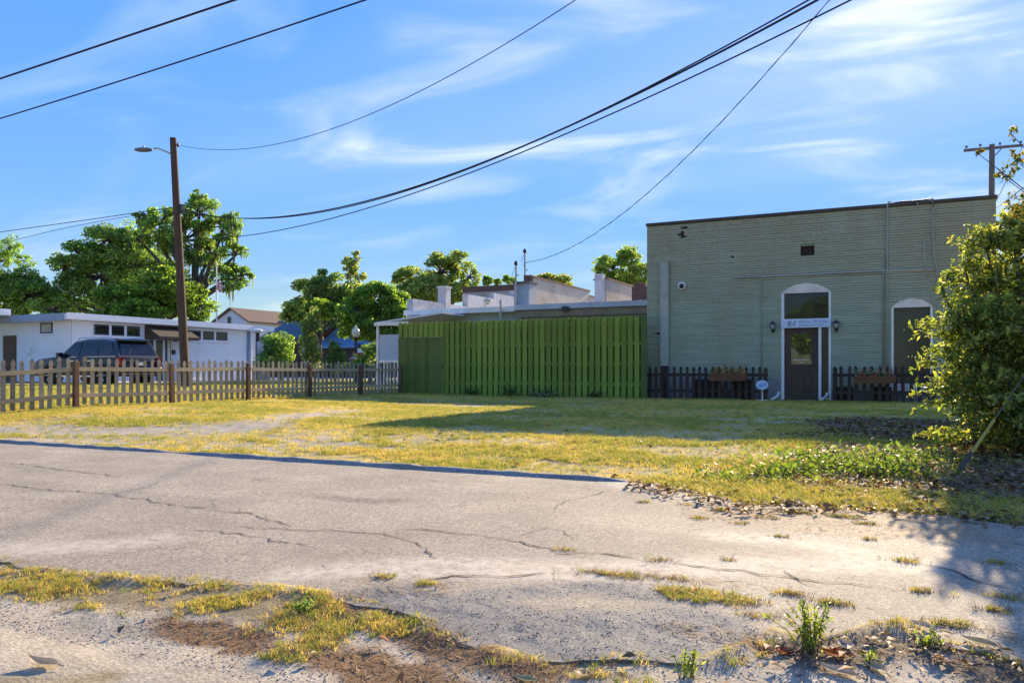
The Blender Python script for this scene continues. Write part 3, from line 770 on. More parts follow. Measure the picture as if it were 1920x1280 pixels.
scatter('gravel', P3, rng.uniform(0, 6.28, len(P3)), np.concatenate([rng.uniform(.003, .008, len(x)), rng.uniform(.003, .011, len(x2)), rng.uniform(.002, .007, len(x3))]), psrc, 'loose stones on the broken asphalt and sandy verge', 'gravel', tilt=.5, pick=np.concatenate([rng.integers(0, 6, len(x)), rng.choice([2, 5, 1, 4, 0, 6], len(x2), p=[.2, .2, .1, .1, .1, .3]), rng.integers(0, 6, len(x3))]))

# ================================================================== BUILDINGS
WALL_Y = 23.4
TOP_Z = 5.15
M_SAGE = mat('sage green painted brick', (.41, .435, .28), (.31, .345, .225), rough=.75, scale=4.5, sv=(.22, .22, 3.2), bump=.35, bscale=45, dirt=(.34, .29, .16), dirt_scale=.4, dirt_amt=.8, coord='World')
_n, _l = M_SAGE.node_tree.nodes, M_SAGE.node_tree.links            # rain wash and grime below the parapet, rubbed patches lower down
_b = [q for q in _n if q.type == 'BSDF_PRINCIPLED'][0]; _src = _b.inputs['Base Color'].links[0].from_socket
_p = _n.new('ShaderNodeNewGeometry').outputs['Position']; _sep = _n.new('ShaderNodeSeparateXYZ'); _l.new(_p, _sep.inputs[0])
_st = mathn(_n, _l, 'MULTIPLY', mrange(_n, _l, _sep.outputs['Z'], 2.6, 5.1), mrange(_n, _l, noise(_n, _l, stretch(_n, _l, _p, (1.6, 1, .35)), 1.3, 6, .65), .32, .62), True)
_c = mixc(_n, _l, mathn(_n, _l, 'MULTIPLY', _st, .8), _src, (.36, .295, .165)); _c = mixc(_n, _l, mrange(_n, _l, noise(_n, _l, stretch(_n, _l, _p, (.5, 1, 2.2)), 2.6, 7, .7), .56, .72, 0, .5), _c, (.50, .53, .46))
_c = mixc(_n, _l, mrange(_n, _l, noise(_n, _l, stretch(_n, _l, _p, (.25, 1, 6)), 6.5, 4, .7), .56, .72, 0, .4), _c, (.15, .165, .115)); _l.new(_c, _b.inputs['Base Color'])
M_SAGE2 = mat('sage paint with joint shade', (.27, .295, .19), (.18, .195, .125), rough=.9, scale=4, coord='World', dirt=(.10, .08, .05))  # same sage paint, darkened: occlusion shade between bricks is put into the colour
M_WHITE = mat('white painted wood', (.86, .81, .70), (.76, .71, .60), rough=.55, scale=4, bump=.08, dirt=(.42, .38, .30), dirt_scale=3, dirt_amt=.4)
M_CREAM = mat('cream painted wood', (.84, .74, .56), (.74, .64, .47), rough=.6, scale=3, dirt=(.4, .33, .24), dirt_scale=3)
M_COPE = mat('dark brown coping', (.085, .065, .05), (.055, .042, .033), rough=.6, scale=2, dirt=(.14, .115, .09))
M_DOOR = mat('dark brown door paint', (.105, .068, .046), (.08, .05, .035), rough=.5, scale=3, spec=.18)
M_BROWN = mat('dark brown wood', (.075, .046, .03), (.045, .028, .02), rough=.8, scale=6, sv=(4, 4, .6), vary=.25, bump=.15)
M_GLASS = glass_mat('dark window glass')
M_GLASS2 = glass_mat('door glass', (.03, .026, .018), .02, 1.6, .8)
M_BARE = mat('bare dark brick', (.075, .045, .032), (.03, .02, .016), rough=.95, scale=12)
M_STONE = mat('grey rendered plinth', (.36, .33, .29), (.25, .23, .20), rough=.95, scale=3, sv=(1, 1, .5), bump=.3, dirt=(.12, .105, .085), dirt_scale=1.6, dirt_amt=.7, coord='World')
M_PIPE = mat('painted grey green conduit', (.36, .36, .26), (.28, .285, .21), rough=.5, scale=3)
M_PIPE2 = mat('galvanised conduit', (.50, .48, .42), (.38, .37, .32), rough=.45, scale=3, metal=.3)
M_BLACK = mat('black painted iron', (.018, .018, .018), (.03, .028, .026), rough=.45, scale=6, spec=.5)
M_FROST = mat('frosted lamp glass', (.62, .62, .58), rough=.3)

bx0, bx1 = xY(1213, WALL_Y), xY(1868, WALL_Y)
bld = empty('brick_building', ((bx0 + bx1) / 2, WALL_Y, 0), 'sage green painted brick shop back with arched door and flat parapet', 'building')
wX = lambda px: xY(px, WALL_Y)
wZ = lambda px, py: zat(py, tY(px, WALL_Y))
# openings: x0, x1, z0, spring z, crown z
D0, D1 = wX(1465), wX(1558)
d_spring, d_crown = wZ(1510, 549), wZ(1510, 531)
W0, W1 = wX(1671), wX(1749)
w_sill, w_spring, w_crown = wZ(1710, 733), wZ(1710, 576), wZ(1710, 560)
H0, H1, h_z0, h_z1 = wX(1501), wX(1527), wZ(1513, 479), wZ(1513, 461)
def arch(x0, x1, zs, zc, x):
    w = (x1 - x0) / 2; h = zc - zs; r = (w * w + h * h) / (2 * h); return zs + math.sqrt(max(0, r * r - (x - (x0 + x1) / 2) ** 2)) - (r - h)
opens = [(D0, D1, 0.0, d_spring), (W0, W1, w_sill, w_spring), (H0, H1, h_z0, h_z1)]
# solid wall behind the brick skin, cut into pieces round the openings
xs = sorted({bx0 + .012, bx1 - .012} | {o[0] for o in opens} | {o[1] for o in opens}); zs = sorted({-.25, TOP_Z} | {o[2] for o in opens} | {o[3] for o in opens})
mb = MB()
for i in range(len(xs) - 1):
    z0 = None
    for j in range(len(zs) - 1):
        mx, mz = (xs[i] + xs[i + 1]) / 2, (zs[j] + zs[j + 1]) / 2
        hole = any(o[0] < mx < o[1] and o[2] < mz < o[3] for o in opens)
        if not hole and z0 is None: z0 = zs[j]
        if z0 is not None and (hole or j == len(zs) - 2):
            mb.box((xs[i], WALL_Y + .012, z0), (xs[i + 1], WALL_Y + .33, zs[j] if hole else zs[j + 1])); z0 = None
mb.build('wall_core', M_SAGE2, bld)
mb = MB()
mb.box((bx0 + .012, WALL_Y + .33, -.25), (bx0 + .33, WALL_Y + 24, TOP_Z)).box((bx1 - .33, WALL_Y + .33, -.25), (bx1 - .012, WALL_Y + 24, TOP_Z)).box((bx0 + .33, WALL_Y + 23.7, -.25), (bx1 - .33, WALL_Y + 24, TOP_Z))
mb.build('side_walls', M_SAGE, bld)
MB().box((bx0 + .34, WALL_Y + .335, TOP_Z - .5), (bx1 - .34, WALL_Y + 23.69, TOP_Z - .4)).build('roof', M_COPE, bld)
MB().box((bx0 + .34, WALL_Y + 1.6, -.2), (bx1 - .34, WALL_Y + 1.7, TOP_Z - .55)).build('inner_wall', mat('dim interior', (.06, .05, .04), rough=.9), bld)
# the brick skin: thousands of small bricks, too small to pick apart singly
mb = MB(); CH, BL = .0675, .205
rb = random.Random(3); z = .0; row = 0
spots = [(wX(1278), wZ(1278, 441), .10, .12), (wX(1285), wZ(1285, 428), .12, .05), (wX(1232), wZ(1232, 460), .07, .06), (wX(1310), wZ(1310, 524), .05, .05), (wX(1264), wZ(1264, 444), .05, .04), (wX(1374), wZ(1374, 482), .03, .03), (wX(1234), wZ(1234, 626), .05, .04)]
while z + CH < TOP_Z - .02:
    x = bx0 - (BL / 2 if row % 2 else 0)
    sag = rb.uniform(-.003, .003); rowp = rb.uniform(0, .005)
    while x < bx1:
        L = BL if row % 6 else BL / 2
        a, b_ = max(x, bx0), min(x + L, bx1); x += L
        if b_ - a < .02: continue
        za, zb = z + .0048 + sag, z + CH - .0048 + sag; mx, mz = (a + b_) / 2, (za + zb) / 2
        segs = [(a, b_)]
        for (o0, o1, oz0, ozs), crown in zip(opens, (d_crown, w_crown, None)):
            ns = []
            for (s0, s1) in segs:
                if zb > oz0 and za < (crown if crown else ozs) and s1 > o0 and s0 < o1:
                    lo, hi = o0, o1
                    if crown and za >= ozs:
                        # chord of the arch at this course
                        t = [o0 + (o1 - o0) * k / 40 for k in range(41) if arch(o0, o1, ozs, crown, o0 + (o1 - o0) * k / 40) > mz]
                        if not t: ns.append((s0, s1)); continue
                        lo, hi = t[0], t[-1]
                    if s0 < lo: ns.append((s0, min(s1, lo)))
                    if s1 > hi: ns.append((max(s0, hi), s1))
                else: ns.append((s0, s1))
            segs = ns
        for s0, s1 in segs:
            if s1 - s0 < .015: continue
            mx = (s0 + s1) / 2; p = rowp + rb.uniform(0, .006) + (.008 if rb.random() < .06 else 0)
            if any(((mx - q[0]) / q[2]) ** 2 + ((mz - q[1]) / q[3]) ** 2 < 1 for q in spots): continue
            mb.box((s0 + .0012, WALL_Y - p, za), (s1 - .0012, WALL_Y + .02, zb))
    z += CH; row += 1
tag(mb.build('brick', M_SAGE, bld), kind='stuff')
for sx, sz, rx, rz in spots:
    mb = MB(); r_ = random.Random(sx); mb.prism([(sx + rx * 1.25 * math.cos(a) * r_.uniform(.8, 1.1), WALL_Y + .0115, sz + rz * 1.25 * math.sin(a) * r_.uniform(.8, 1.1)) for a in [k * .698 for k in range(9)]], (0, -.003, 0)); mb.build('missing_brick_scar', M_BARE, bld)
mb = MB(); mb.box((H0 - .02, WALL_Y + .10, h_z0 - .02), (H1 + .02, WALL_Y + .14, h_z1 + .02))
for k in range(7): mb.box((H0 + .06 * k - .01, WALL_Y + .035 + .02 * (k % 3), h_z0), (H0 + .06 * k + .045, WALL_Y + .1, h_z0 + .07 + .05 * ((k * 5) % 3)))
mb.build('brick_pocket', M_BARE, bld)
MB().box((bx0 - .03, WALL_Y - .05, TOP_Z), (bx1 + .03, WALL_Y + .38, TOP_Z + .085)).build('coping', M_COPE, bld, bevel=.012)
MB().box((bx0 - .005, WALL_Y - .022, -.2), (D0 - .02, WALL_Y + .01, .60)).build('plinth', M_STONE, bld)
MB().box((D1 + .02, WALL_Y - .022, -.2), (bx1 + .005, WALL_Y + .01, w_sill - .03)).build('plinth', M_STONE, bld)
# tall sheet-metal downpipe box on the left
mb = MB(); mb.box((wX(1240), WALL_Y - .13, wZ(1247, 686)), (wX(1255), WALL_Y - .008, wZ(1247, 492)))
mb.build('duct', mat('sage sheet metal', (.42, .43, .31), (.35, .36, .26), rough=.5, scale=1.5, dirt=(.16, .14, .1)), bld, bevel=.006)
MB().box((wX(1243), WALL_Y - .11, 0), (wX(1252), WALL_Y - .024, wZ(1247, 686))).build('duct_outlet', M_BROWN, bld)
# door set
door = empty('door', (D0, WALL_Y, 0)); door.parent = bld; door.location = Vector((D0, WALL_Y, 0)) - worldloc(bld)
yF = WALL_Y - .012
s0, s1 = wZ(1510, 614), wZ(1510, 598)      # sign band
J = .075
MB().box((D0, yF, 0), (D0 + J, WALL_Y + .2, d_spring)).build('jamb', M_WHITE, door, bevel=.006)
MB().box((D1 - J * .8, yF, 0), (D1, WALL_Y + .2, d_spring)).build('jamb', M_WHITE, door, bevel=.006)
mx0, mx1 = wX(1534.5), wX(1540)
MB().box((mx0, yF + .005, .05), (mx1, WALL_Y + .2, s0)).build('mullion', M_WHITE, door, bevel=.006)
pts = [(D0 - .01, yF - .006, d_spring)] + [(D0 + (D1 - D0) * k / 18, yF - .006, arch(D0, D1, d_spring, d_crown, D0 + (D1 - D0) * k / 18) + .006) for k in range(19)] + [(D1 + .01, yF - .006, d_spring)]
MB().prism(pts, (0, .10, 0)).build('arch_panel', M_CREAM, door)
MB().box((D0 + J, WALL_Y + .03, s0), (D1 - J * .8, WALL_Y + .12, s0 + .06)).build('transom_bar', M_WHITE, door)
MB().box((D0 + J, WALL_Y + .06, s1 - .12), (D1 - J * .8, WALL_Y + .075, d_spring + .001)).build('transom_pane', M_GLASS, door)
dl0, dl1, dtop = D0 + J + .004, mx0 - .004, s0 - .004
leaf = MB().box((dl0, WALL_Y + .06, .03), (dl1, WALL_Y + .105, dtop)).build('door_leaf', M_DOOR, door)
g0, g1 = dl0 + (dl1 - dl0) * .20, dl0 + (dl1 - dl0) * .80; gz0, gz1_ = .03 + (dtop - .03) * .49, .03 + (dtop - .03) * .92
mb = MB()
for a, b_ in (((g0 - .035, gz0 - .035), (g1 + .035, gz0)), ((g0 - .035, gz1_), (g1 + .035, gz1_ + .035)), ((g0 - .035, gz0), (g0, gz1_)), ((g1, gz0), (g1 + .035, gz1_))):
    mb.box((a[0], WALL_Y + .048, a[1]), (b_[0], WALL_Y + .06, b_[1]))
mb.build('pane_trim', M_DOOR, door)
MB().box((g0, WALL_Y + .056, gz0), (g1, WALL_Y + .059, gz1_)).build('pane', M_GLASS2, door)
for k in (0, 1):
    p0 = dl0 + (dl1 - dl0) * (.18 + .36 * k); p1 = p0 + (dl1 - dl0) * .27
    mb = MB()
    for a, b_ in (((p0, .28), (p1, .30)), ((p0, .78), (p1, .80)), ((p0, .30), (p0 + .02, .78)), ((p1 - .02, .30), (p1, .78))): mb.box((a[0], WALL_Y + .05, a[1]), (b_[0], WALL_Y + .06, b_[1]))
    mb.box((p0 + .05, WALL_Y + .052, .34), (p1 - .05, WALL_Y + .06, .74)); mb.build('door_panel', M_DOOR, door)
MB().tube([(dl1 - .06, WALL_Y + .06, .98), (dl1 - .06, WALL_Y + .01, .98), (dl1 - .16, WALL_Y + .01, .98)], .011, 8).build('door_handle', M_BLACK, door)
MB().box((mx1 + .002, WALL_Y + .07, .09), (D1 - J * .8 - .002, WALL_Y + .08, s0 - .002)).build('sidelight_pane', mat('brown sidelight panel', (.06, .032, .015), (.035, .02, .01), rough=.25, scale=2, spec=.5), door)
MB().box((mx1 - .001, yF - .004, .04), (D1 - .001, WALL_Y + .07, .085)).build('sidelight_sill', M_WHITE, door)
MB().box((D0 + J, WALL_Y - .15, -.06), (mx0, WALL_Y + .06, .025)).build('door_step', M_COPE, door)
# lettering on the door glass
def text(name, s, size, loc, m, parent, font_spacing=1.0, align='LEFT', rot=(R(90), 0, 0), shear=0.0, ext=.001):
    cu = bpy.data.curves.new(name, 'FONT'); cu.body = s; cu.size = size; cu.extrude = ext; cu.space_character = font_spacing; cu.align_x = align; cu.shear = shear; cu.materials.append(m)
    tmp = bpy.data.objects.new('lettering_source', cu); me = bpy.data.meshes.new_from_object(tmp); bpy.data.objects.remove(tmp)
    o = link(name, me, parent, Vector(loc) - worldloc(parent)); o.rotation_euler = rot; return tag(o, kind='stuff')
text('door_lettering', 'BEALL FRANK', .062, ((g0 + g1) / 2, WALL_Y + .0545, gz0 + .10), M_WHITE, door, 1.05, 'CENTER')
text('door_lettering', 'OPEN', .05, ((g0 + g1) / 2, WALL_Y + .0545, gz0 + .035), M_WHITE, door, 1.05, 'CENTER')
# window
win = empty('window', (W0, WALL_Y, 0)); win.parent = bld; win.location = Vector((W0, WALL_Y, 0)) - worldloc(bld)
MB().box((W0, yF, w_sill), (W0 + .06, WALL_Y + .2, w_spring)).build('jamb', M_WHITE, win, bevel=.006)
MB().box((W1 - .06, yF, w_sill), (W1, WALL_Y + .2, w_spring)).build('jamb', M_WHITE, win, bevel=.006)
pts = [(W0 - .01, yF - .006, w_spring)] + [(W0 + (W1 - W0) * k / 18, yF - .006, arch(W0, W1, w_spring, w_crown, W0 + (W1 - W0) * k / 18) + .006) for k in range(19)] + [(W1 + .01, yF - .006, w_spring)]
MB().prism(pts, (0, .10, 0)).build('arch_panel', M_CREAM, win)
MB().box((W0 + .06, WALL_Y + .05, w_sill + .19), (W1 - .06, WALL_Y + .065, w_spring + .001)).build('pane', mat('dark green painted shutter board', (.075, .075, .042), (.05, .052, .032), rough=.12, scale=1.4, spec=.35), win)
MB().box((W0 - .04, WALL_Y - .06, w_sill), (W1 + .04, WALL_Y + .1, w_sill + .19)).build('window_sill', M_WHITE, win, bevel=.008)
# conduits and cables on the wall
def run(name, pts, r, m, off=.025): return MB().tube([(wX(a), WALL_Y - off, wZ(a, b_)) for a, b_ in pts], r, 8).build(name, m, bld, smooth=True)
run('conduit', [(1374, 521), (1440, 518), (1560, 512), (1650, 508), (1752, 506)], .022, M_PIPE2, .03)
run('conduit', [(1428, 735), (1428, 560), (1428, 528), (1431, 521), (1438, 518.5), (1600, 514), (1655, 512.5)], .014, M_PIPE, .024)
run('conduit', [(1663, 735), (1663, 520), (1664, 384), (1667, 379), (1671, 378)], .022, M_PIPE, .05)
run('conduit', [(1656, 690), (1656, 520), (1658, 490), (1660, 478)], .016, M_PIPE, .028)
run('cable', [(1720, 380), (1720, 388)], .014, M_PIPE, .06)
run('cable', [(1745, 374), (1749, 380), (1748, 420), (1751, 480), (1757, 508), (1757, 540)], .017, M_PIPE, .075)
run('cable', [(1731, 450), (1734, 490), (1740, 520)], .009, M_PIPE2, .06)
MB().tube([(wX(1667), WALL_Y + .1, TOP_Z + .1), (wX(1690), WALL_Y - .02, TOP_Z + .105), (wX(1720), WALL_Y, TOP_Z + .1), (wX(1745), WALL_Y + .02, TOP_Z + .12), (wX(1749), WALL_Y - .075, TOP_Z + .1), (wX(1749), WALL_Y - .075, TOP_Z - .1)], .018, 8).build('cable', M_COPE, bld, smooth=True)
for k, px in enumerate((1452, 1551)):
    a = Vector((wX(px + 8 if k == 0 else px), WALL_Y - .03, .12)); MB().tube([a + Vector((0, 0, .1)), a + Vector((0, -.03, .03)), a + Vector((-.08, -.14, -.06)), a + Vector((-.16, -.28, -.10))], .035, 9).build('drain_spout', M_WHITE, bld, smooth=True)

# ------------------------------------------------------------------ sign over the door, wall lamps, camera, yard sign
sg = empty('shop_sign', ((D0 + D1) / 2, WALL_Y, s0), 'white sign board with blue lettering above the brown shop door', 'sign')
MB().box((D0 - .005, WALL_Y - .045, s0 - .0), (D1 + .005, WALL_Y - .021, s1 + .01)).build('board', mat('white sign face', (.66, .70, .76), (.58, .62, .69), rough=.4, scale=2), sg)
M_NAVY = mat('navy lettering', (.02, .03, .06), rough=.5); M_BLUE = mat('blue lettering', (.10, .19, .36), rough=.5)
text('logo', 'B', .20, (D0 + .16, WALL_Y - .046, s0 + .05), M_NAVY, sg, shear=.15); text('logo', 'E', .17, (D0 + .285, WALL_Y - .046, s0 + .06), M_NAVY, sg, shear=.4)
text('lettering', 'BEALL FRANK', .108, (D0 + .47, WALL_Y - .046, s0 + .125), M_BLUE, sg, 1.12); text('lettering', 'BUSINESS LAW OFFICE', .06, (D0 + .47, WALL_Y - .046, s0 + .045), M_BLUE, sg, 1.06)
def lantern(px, py, label):
    x, z = wX(px), wZ(px, py); y = WALL_Y - .14
    o = empty('wall_lantern', (x, WALL_Y, z), label, 'lamp', 'lanterns beside the shop door')
    MB().box((x - .045, WALL_Y - .03, z - .14), (x + .045, WALL_Y - .008, z + .06)).build('backplate', M_BLACK, o, bevel=.008)
    MB().tube([(x, WALL_Y - .02, z - .05), (x, y + .03, z - .12), (x, y, z - .06)], .011, 6).build('bracket', M_BLACK, o)
    MB().lathe((x, y, z), [(.035, -.06), (.075, .06)], 6).build('lamp_glass', M_FROST, o)
    mb = MB(); mb.lathe((x, y, z), [(.10, .06), (.085, .085), (.05, .12), (.02, .15), (.008, .17)], 6); mb.lathe((x, y, z), [(.01, -.19), (.02, -.12), (.045, -.062)], 6)
    for k in range(6):
        a = math.pi / 3 * k; mb.tube([(x + .038 * math.cos(a), y + .038 * math.sin(a), z - .06), (x + .078 * math.cos(a), y + .078 * math.sin(a), z + .06)], .006, 4)
    mb.build('lamp_cage', M_BLACK, o)
lantern(1450, 613, 'black lantern on brick wall nearer the oval yard sign'); lantern(1568.5, 611, 'black lantern on brick wall nearer the tall shuttered window')
cx, cz = wX(1279), wZ(1279, 536)
o = empty('security_camera', (cx, WALL_Y, cz), 'white dome security camera beside the tall duct on brick wall', 'camera')
MB().tube([(cx, WALL_Y - .006, cz), (cx, WALL_Y - .08, cz)], .115, 16).build('housing', M_WHITE, o, smooth=40)
MB().ellipsoid((cx, WALL_Y - .08, cz - .01), (.075, .07, .075)).build('dome', M_GLASS, o, smooth=True)
gx_, gy_ = G(1429, 752)
o = empty('yard_sign', (gx_, gy_, gz1(gx_, gy_)), 'oval white and blue yard sign on a stake beside the door', 'sign')
t_ = -gx_ * SY + gy_ * CY; zb = gz1(gx_, gy_); zc = zat(721.5, t_)
ell = [(gx_ + .155 * math.cos(k * math.pi / 14), gy_, zc + .118 * math.sin(k * math.pi / 14)) for k in range(28)]
MB().prism(ell, (0, .012, 0)).build('face', mat('pale blue sign face', (.55, .66, .80), (.45, .57, .74), rough=.4, scale=4), o)
MB().prism([(gx_ + .163 * math.cos(k * math.pi / 14), gy_ + .004, zc + .126 * math.sin(k * math.pi / 14)) for k in range(28)], (0, .006, 0)).build('rim', M_WHITE, o)
text('lettering', 'open', .10, (gx_ - .10, gy_ - .002, zc - .015), M_BLUE, o, .95, shear=.3); text('lettering', 'shop', .055, (gx_ - .09, gy_ - .002, zc - .06), M_BLUE, o)
MB().prism([(gx_ + .06, gy_ - .001, zc + .05), (gx_ + .10, gy_ - .001, zc + .055), (gx_ + .11, gy_ - .001, zc + .03), (gx_ + .08, gy_ - .001, zc + .04)], (0, -.002, 0)).build('emblem', M_NAVY, o)
MB().box((gx_ - .012, gy_ + .013, zb), (gx_ + .012, gy_ + .03, zc)).build('stake', M_WHITE, o)
MB().box((gx_ - .15, gy_ - .05, zb - .01), (gx_ + .15, gy_ + .08, zb + .035)).build('base', M_CREAM, o, bevel=.005)

# ------------------------------------------------------------------ picket meshes and fences
def picket_mesh(name, h, w, th, m):
    z1, z2, z3 = h - .20, h - .155, h - .10
    prof = [(-w / 2, 0), (w / 2, 0), (w / 2, z1), (w * .34, z2 - .005), (w * .33, z2 + .015), (w * .5, z3), (w * .42, h - .045), (0, h), (-w * .42, h - .045), (-w * .5, z3), (-w * .33, z2 + .015), (-w * .34, z2 - .005), (-w / 2, z1)]
    n = len(prof); v = [(x, -th / 2, z) for x, z in prof] + [(x, th / 2, z) for x, z in prof]
    me = bpy.data.meshes.new(name); me.from_pydata(v, [], [tuple(range(n)), tuple(range(2 * n - 1, n - 1, -1))] + [(i, n + i, n + (i + 1) % n, (i + 1) % n) for i in range(n)])
    me.materials.append(m); me.update(); return me
M_OLD = mat('weathered grey tan wood', (.38, .315, .215), (.26, .22, .165), rough=.9, scale=5, sv=(3, 3, .7), vary=.28, bump=.3, bscale=25, dirt=(.10, .085, .06), dirt_scale=2.4, dirt_amt=.6)
M_OLD2 = mat('tan rail in sunlit colour', (.46, .365, .22), (.36, .285, .175), rough=.9, scale=3, sv=(1, .5, 1), vary=.15, bump=.3)  # lighter than the pickets: sunlight on the rails is put into the colour
M_POST = mat('red brown fence post', (.19, .105, .06), (.11, .065, .042), rough=.9, scale=3, sv=(2, 2, .6), vary=.3, bump=.3)
FX = -15.3
pk_old = [picket_mesh('picket', .98 + d, .092, .018, M_OLD) for d in (0, -.02, .015)]
fen = empty('picket_fence', (FX, 15.5, gz1(FX, 15.5)), 'weathered tan picket fence along the side of the lawn', 'fence')
fo = worldloc(fen); rp = random.Random(5)
posts = [8.4 + 2.4 * k for k in range(0, 6)] + [22.55]
y = 7.9; i = 0
while y < 22.5:
    if min(abs(y - q) for q in posts) > .075 or True:
        o = link('picket', pk_old[i % 3], fen, Vector((FX + rp.uniform(-.004, .004), y + rp.uniform(-.012, .012), gz1(FX, y) + .05 + rp.uniform(-.015, .015))) - fo)
        o.rotation_euler = (rp.gauss(0, .014), rp.gauss(0, .01), R(90)); i += 1
    y += .186
for a, b_ in zip([7.6] + posts[:-1], posts):
    for h in (.26, .80):
        mb = MB(); za, zb = gz1(FX, a) + h, gz1(FX, b_) + h; x0, x1 = FX + .012, FX + .052; s = rp.uniform(-.012, .012)
        mb.hexa([(x0, a, za - .042), (x1, a, za - .042), (x1, b_, zb - .042 + s), (x0, b_, zb - .042 + s), (x0, a, za + .042), (x1, a, za + .042), (x1, b_, zb + .042 + s), (x0, b_, zb + .042 + s)])
        mb.build('rail', M_OLD2, fen)
for q in posts:
    z = gz1(FX, q); o = MB().box((FX + .055, q - .05, z - .1), (FX + .15, q + .05, z + .95)).build('post', M_POST, fen, bevel=.006, origin=(FX + .1, q, z))
    o.rotation_euler = (rp.gauss(0, .02), rp.gauss(0, .012), 0)

pk_dk = picket_mesh('dark_picket', .93, .088, .018, M_BROWN)
FY2 = 22.95
def dark_fence(px0, px1, label, box_px, group='dark picket fences against the brick wall'):
    x0, x1 = xY(px0, FY2), xY(px1, FY2); f = empty('picket_fence', ((x0 + x1) / 2, FY2, 0), label, 'fence', group); fo = worldloc(f); x = x0
    while x <= x1:
        o = link('picket', pk_dk, f, Vector((x, FY2, .02 + rp.uniform(-.01, .012))) - fo); o.rotation_euler = (0, rp.gauss(0, .012), 0); x += .184
    for h in (.24, .70): MB().box((x0 - .05, FY2 + .012, h - .04), (x1 + .05, FY2 + .05, h + .04)).build('rail', M_BROWN, f)
    for q in (x0 + .02, x1 - .02): MB().box((q - .045, FY2 + .052, -.1), (q + .045, FY2 + .14, .90)).build('post', M_BROWN, f)
    return f
dark_fence(1207, 1436, 'dark brown picket fence between the green fence and shop door', None)
dark_fence(1564, 1752, 'dark brown picket fence between shop door and leafy bush', None)
# low dark timber boxes standing behind the pickets
def dark_box(px0, px1, ytop, label):
    x0, x1 = xY(px0, 23.15), xY(px1, 23.15); h = zat(ytop, tY((px0 + px1) / 2, 23.15)); o = empty('planter_crate', ((x0 + x1) / 2, 23.2, 0), label, 'crate', 'dark crates behind the pickets')
    for k in range(3): MB().box((x0, 23.10, .02 + h / 3 * k), (x1, 23.12, .01 + h / 3 * (k + 1))).build('board', M_BROWN, o)
    MB().box((x0, 23.122, .02), (x1, 23.35, h)).build('body', M_BROWN, o)
    MB().box((x0 - .015, 23.085, h), (x1 + .015, 23.36, h + .025)).build('lid', M_BROWN, o)
dark_box(1304, 1346, 713, 'dark timber crate behind pickets left of the flower box'); dark_box(1372, 1408, 713, 'dark timber crate behind pickets beneath the right end of rusty flower box')
dark_box(1563, 1598, 727, 'dark timber crate behind pickets just right of the door'); dark_box(1636, 1671, 727, 'dark timber crate behind pickets beside the white window sill')
# flower boxes on the pickets
M_TERRA = mat('orange brown planter wood', (.21, .095, .04), (.14, .065, .03), rough=.8, scale=5, sv=(.6, 2, 2))
ML_FLOWER = leaf_mat('planter leaves', .35)
def flower_box(px0, px1, ytop, ybot, pal, label, n):
    x0, x1 = xY(px0, FY2 - .1), xY(px1, FY2 - .1); t = tY((px0 + px1) / 2, FY2 - .1); z0, z1 = zat(ybot, t), zat(ytop, t)
    o = empty('flower_box', ((x0 + x1) / 2, FY2 - .12, z0), label, 'planter', 'flower boxes hung on dark pickets'); y0, y1 = FY2 - .21, FY2 - .014
    MB().hexa([(x0 + .03, y0 + .03, z0), (x1 - .03, y0 + .03, z0), (x1 - .03, y1, z0), (x0 + .03, y1, z0), (x0, y0, z1), (x1, y0, z1), (x1, y1, z1), (x0, y1, z1)]).build('trough', M_TERRA, o)
    MB().box((x0 - .01, y0 - .012, z1 - .03), (x1 + .01, y0 + .004, z1 + .012)).build('rim', M_TERRA, o)
    c = np.stack([rng.uniform(x0 + .04, x1 - .04, n), rng.uniform(y0, y1, n), z1 + np.abs(rng.normal(.07, .075, n))], 1)
    quads_mesh('plants', leaf_quads(c, rng.uniform(.04, .10, n), .4), ML_FLOWER, pick_cols(n, pal, .3) * 1.6, o)
flower_box(1330, 1401, 701, 714, [(.34, .13, .06), (.40, .28, .05), (.12, .14, .03), (.45, .22, .10), (.10, .10, .03)], 'orange brown flower box with red and yellow plants on dark pickets', 340)
flower_box(1600, 1681, 706, 719, [(.10, .13, .05), (.14, .17, .08), (.30, .08, .05), (.22, .24, .16), (.4, .12, .08)], 'orange brown flower box with spiky grey green plants and red pot', 380)

# ------------------------------------------------------------------ green board fence with its gate
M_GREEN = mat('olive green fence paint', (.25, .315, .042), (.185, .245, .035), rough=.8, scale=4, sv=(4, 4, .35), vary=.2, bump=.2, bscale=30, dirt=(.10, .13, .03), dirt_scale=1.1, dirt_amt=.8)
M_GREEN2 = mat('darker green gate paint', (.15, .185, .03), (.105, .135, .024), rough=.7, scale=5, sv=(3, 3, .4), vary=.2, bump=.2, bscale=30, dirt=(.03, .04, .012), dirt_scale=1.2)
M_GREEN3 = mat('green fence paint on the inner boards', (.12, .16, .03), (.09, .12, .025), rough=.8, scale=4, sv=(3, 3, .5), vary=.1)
GY = 22.7; gx0, gx1 = xY(749, GY), xY(1201, GY); GH = 2.44
gf = empty('board_fence', ((gx0 + gx1) / 2, GY, 0), 'tall olive green board on board fence with a gate at one end', 'fence'); fo = worldloc(gf)
